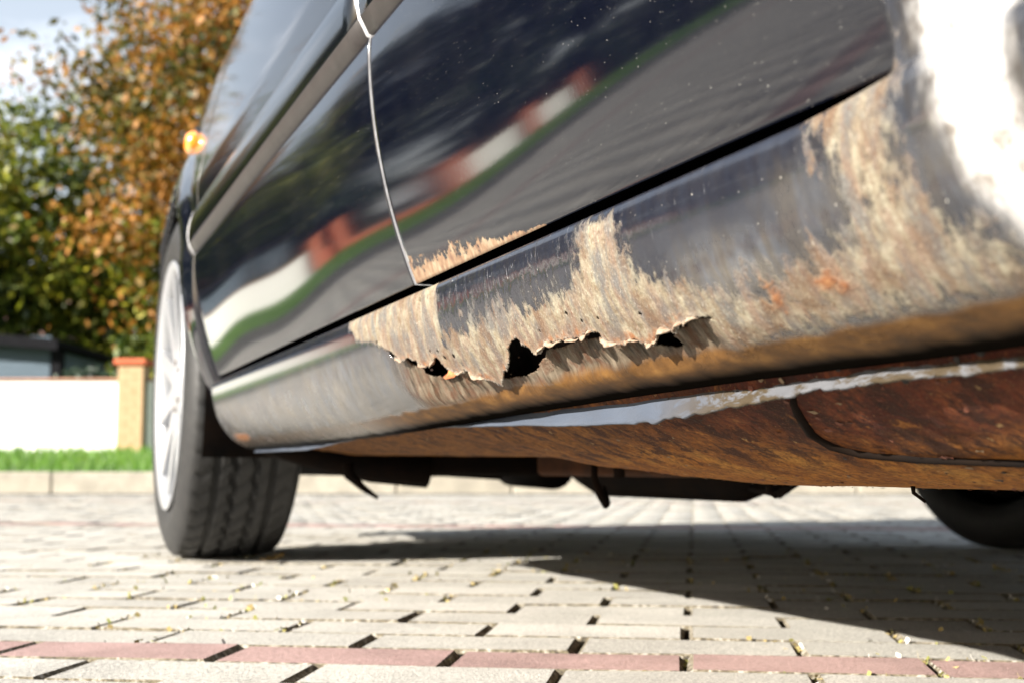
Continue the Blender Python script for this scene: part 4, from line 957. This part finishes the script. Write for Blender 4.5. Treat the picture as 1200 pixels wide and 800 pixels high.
def bumper(name, y0, y1, nose, zt1):
    mb = MB(); n = 20; rings = []
    for k in range(n+1):
        a = math.pi*k/n; hx = (XC-.28-float(planX(y0)))*(-math.cos(a) if abs(math.cos(a)) < .985 else -math.copysign(1, math.cos(a))); yy_ = y0+(y1-y0)*math.sin(a)**.45 if 0 < k < n else y0
        rings.append([(XC+hx, yy_-(y1-y0)*.16, .19), (XC+hx, yy_, .25), (XC+hx, yy_, .44), (XC+hx, yy_-(y1-y0)*.12, zt1)])
    for r_ in rings: mb.v += r_
    for k in range(n):
        for j in range(3): mb.f.append((k*4+j, (k+1)*4+j, (k+1)*4+j+1, k*4+j+1)); mb.mi.append(0)
    return cb(mb, name, ('car_paint',), None, True)
bumper('front_bumper', 3.02, 3.27, 1, .56); bumper('rear_bumper', -.88, -1.12, -1, .56)
for s_ in (-1, 1):
    mb = MB(); mb.box((XC+s_*.58-.17, 3.02, .57), (XC+s_*.58+.17, 3.14, .70)); bevel(cb(mb, 'headlight', ('lamp_clear',)), .03, 3)
    mb = MB(); mb.box((XC+s_*.66-.12, -1.07, .62), (XC+s_*.66+.12, -1.0, .80)); bevel(cb(mb, 'tail_light', ('lamp_red',)), .02, 3)
mb = MB(); mb.box((XC-.38, 3.05, .56), (XC+.38, 3.12, .70)); bevel(cb(mb, 'grille', ('trim_black',)), .02, 2)

# ------------------------------------------------------------------ weeds, moss and bits in the joints
def joint_pt(k, j, du=0, dv=0):        # end joint j of row k in the paving grid
    u = -.31 + .2*j + (.1 if k % 2 else 0) - .1 + du; v = 1.105+.1*k + dv; return ud*u + vd*v
def sprout(seed, loc, n, size, mat, label, cat='weed', grp='weeds in the paver joints', flat=.6):
    r = random.Random(seed); mb = MB()
    for i in range(n):
        a = r.uniform(0, 6.28); L_ = size*r.uniform(.5, 1); e = r.uniform(.2, 1.2)*flat; o0 = Vector((r.gauss(0, size*.25), r.gauss(0, size*.25), -.012))
        dr = Vector((math.cos(a)*math.cos(e), math.sin(a)*math.cos(e), math.sin(e))); sd_ = Vector((-math.sin(a), math.cos(a), .2))*L_*.22
        p1 = o0+dr*L_*.55; p2 = o0+dr*L_+Vector((0, 0, -L_*.15))
        mb.add([o0, p1+sd_, p2, p1-sd_], [(0, 1, 2, 3)])
    o = mb.build('weed' if cat == 'weed' else cat, None, (mat,)); o.location = loc; tag(o, label, cat, grp); return o
WEEDS = [  # x, y, leaves, size, material, label
 (.336, 1.270, 26, .022, 'sprout_green', 'bright green sprout in a joint left of the middle, just beyond the red row'),
 (.534, .981, 46, .024, 'moss', 'olive moss tuft filling the gap between two red pavers near the middle'),
 (.670, 1.020, 44, .028, 'dry_moss', 'straw-coloured dry tuft beyond the red row, right of the olive moss'),
 (.804, 1.060, 34, .026, 'dry_moss', 'dry tuft at the edge of the car shadow'),
 (.334, 1.069, 40, .022, 'moss', 'mossy tuft in the end gap of a red paver left of the middle'),
 (.699, .867, 40, .026, 'dry_moss', 'golden dry tuft on the red row at the right'),
 (.876, .965, 34, .024, 'moss', 'dark tuft in the shade at the far right of the pavement'),
 (.626, 1.350, 30, .011, 'dry_moss', 'dry tuft below the rust hole, two rows beyond the red row'),
 (.761, 1.368, 36, .015, 'dry_moss', 'brownish tuft standing close to the shadow edge'),
 (.822, 1.556, 30, .024, 'moss', 'flat olive tuft on the line of the car shadow'),
 (1.068, 1.488, 24, .024, 'moss', 'green tuft inside the car shadow'),
 (.047, 1.697, 30, .016, 'dry_moss', 'dry tuft left of the front wheel in the pavement'),
]
for i, (x, y, n, s_, m, lb) in enumerate(WEEDS): sprout(50+i, (x, y, 0), n, s_, m, lb)
# moss and crumbs along the joints, nobody could count it
mb = MB(); r = random.Random(8)
for i in range(9500):
    k = r.randint(-2, 14)
    if r.random() < .55: p = joint_pt(k, r.randint(-3, 8), r.uniform(-.004, .004), r.uniform(-.05, .05))
    else: p = ud*r.uniform(-.8, 1.7) + vd*(1.105+.1*k+.05+r.uniform(-.002, .002))
    if smooth_noise(np.array([[p.x*5, p.y*5]]), 5, 2)[0] < .47: continue
    s_ = r.uniform(.0014, .0042); a = Vector((r.gauss(0, 1), r.gauss(0, 1), r.gauss(0, 1))).normalized()*s_; b = Vector((r.gauss(0, 1), r.gauss(0, 1), r.gauss(0, 1))).normalized()*s_
    q = Vector((p.x, p.y, r.uniform(-.010, .003))); mb.add([q-a, q-b, q+a, q+b], [(0, 1, 2, 3)], r.choice((0, 0, 1, 1, 2)))
tag(mb.build('joint_moss', None, ('moss', 'dry_moss', 'stone_bit')), 'dry moss and crumbs lying in the joints between the pavers', 'moss', kind='stuff')
# dead leaf by the tyre
mb = MB(); lf = [(-.022, 0, .002), (-.010, .012, .010), (.008, .014, .006), (.026, .001, .013), (.009, -.012, .008), (-.009, -.010, .004), (0, 0, .002)]
mb.add(lf, [(i, (i+1) % 6, 6) for i in range(6)]); mb.tube([(-.022, 0, .002), (-.034, .003, .004)], .0008, 5)
lo = mb.build('dead_leaf', None, ('dead_leaf',)); lo.location = (.433, 2.28, .001); lo.rotation_euler = (0, 0, .7); tag(lo, 'curled yellow-brown dead leaf lying against the front tyre', 'leaf')
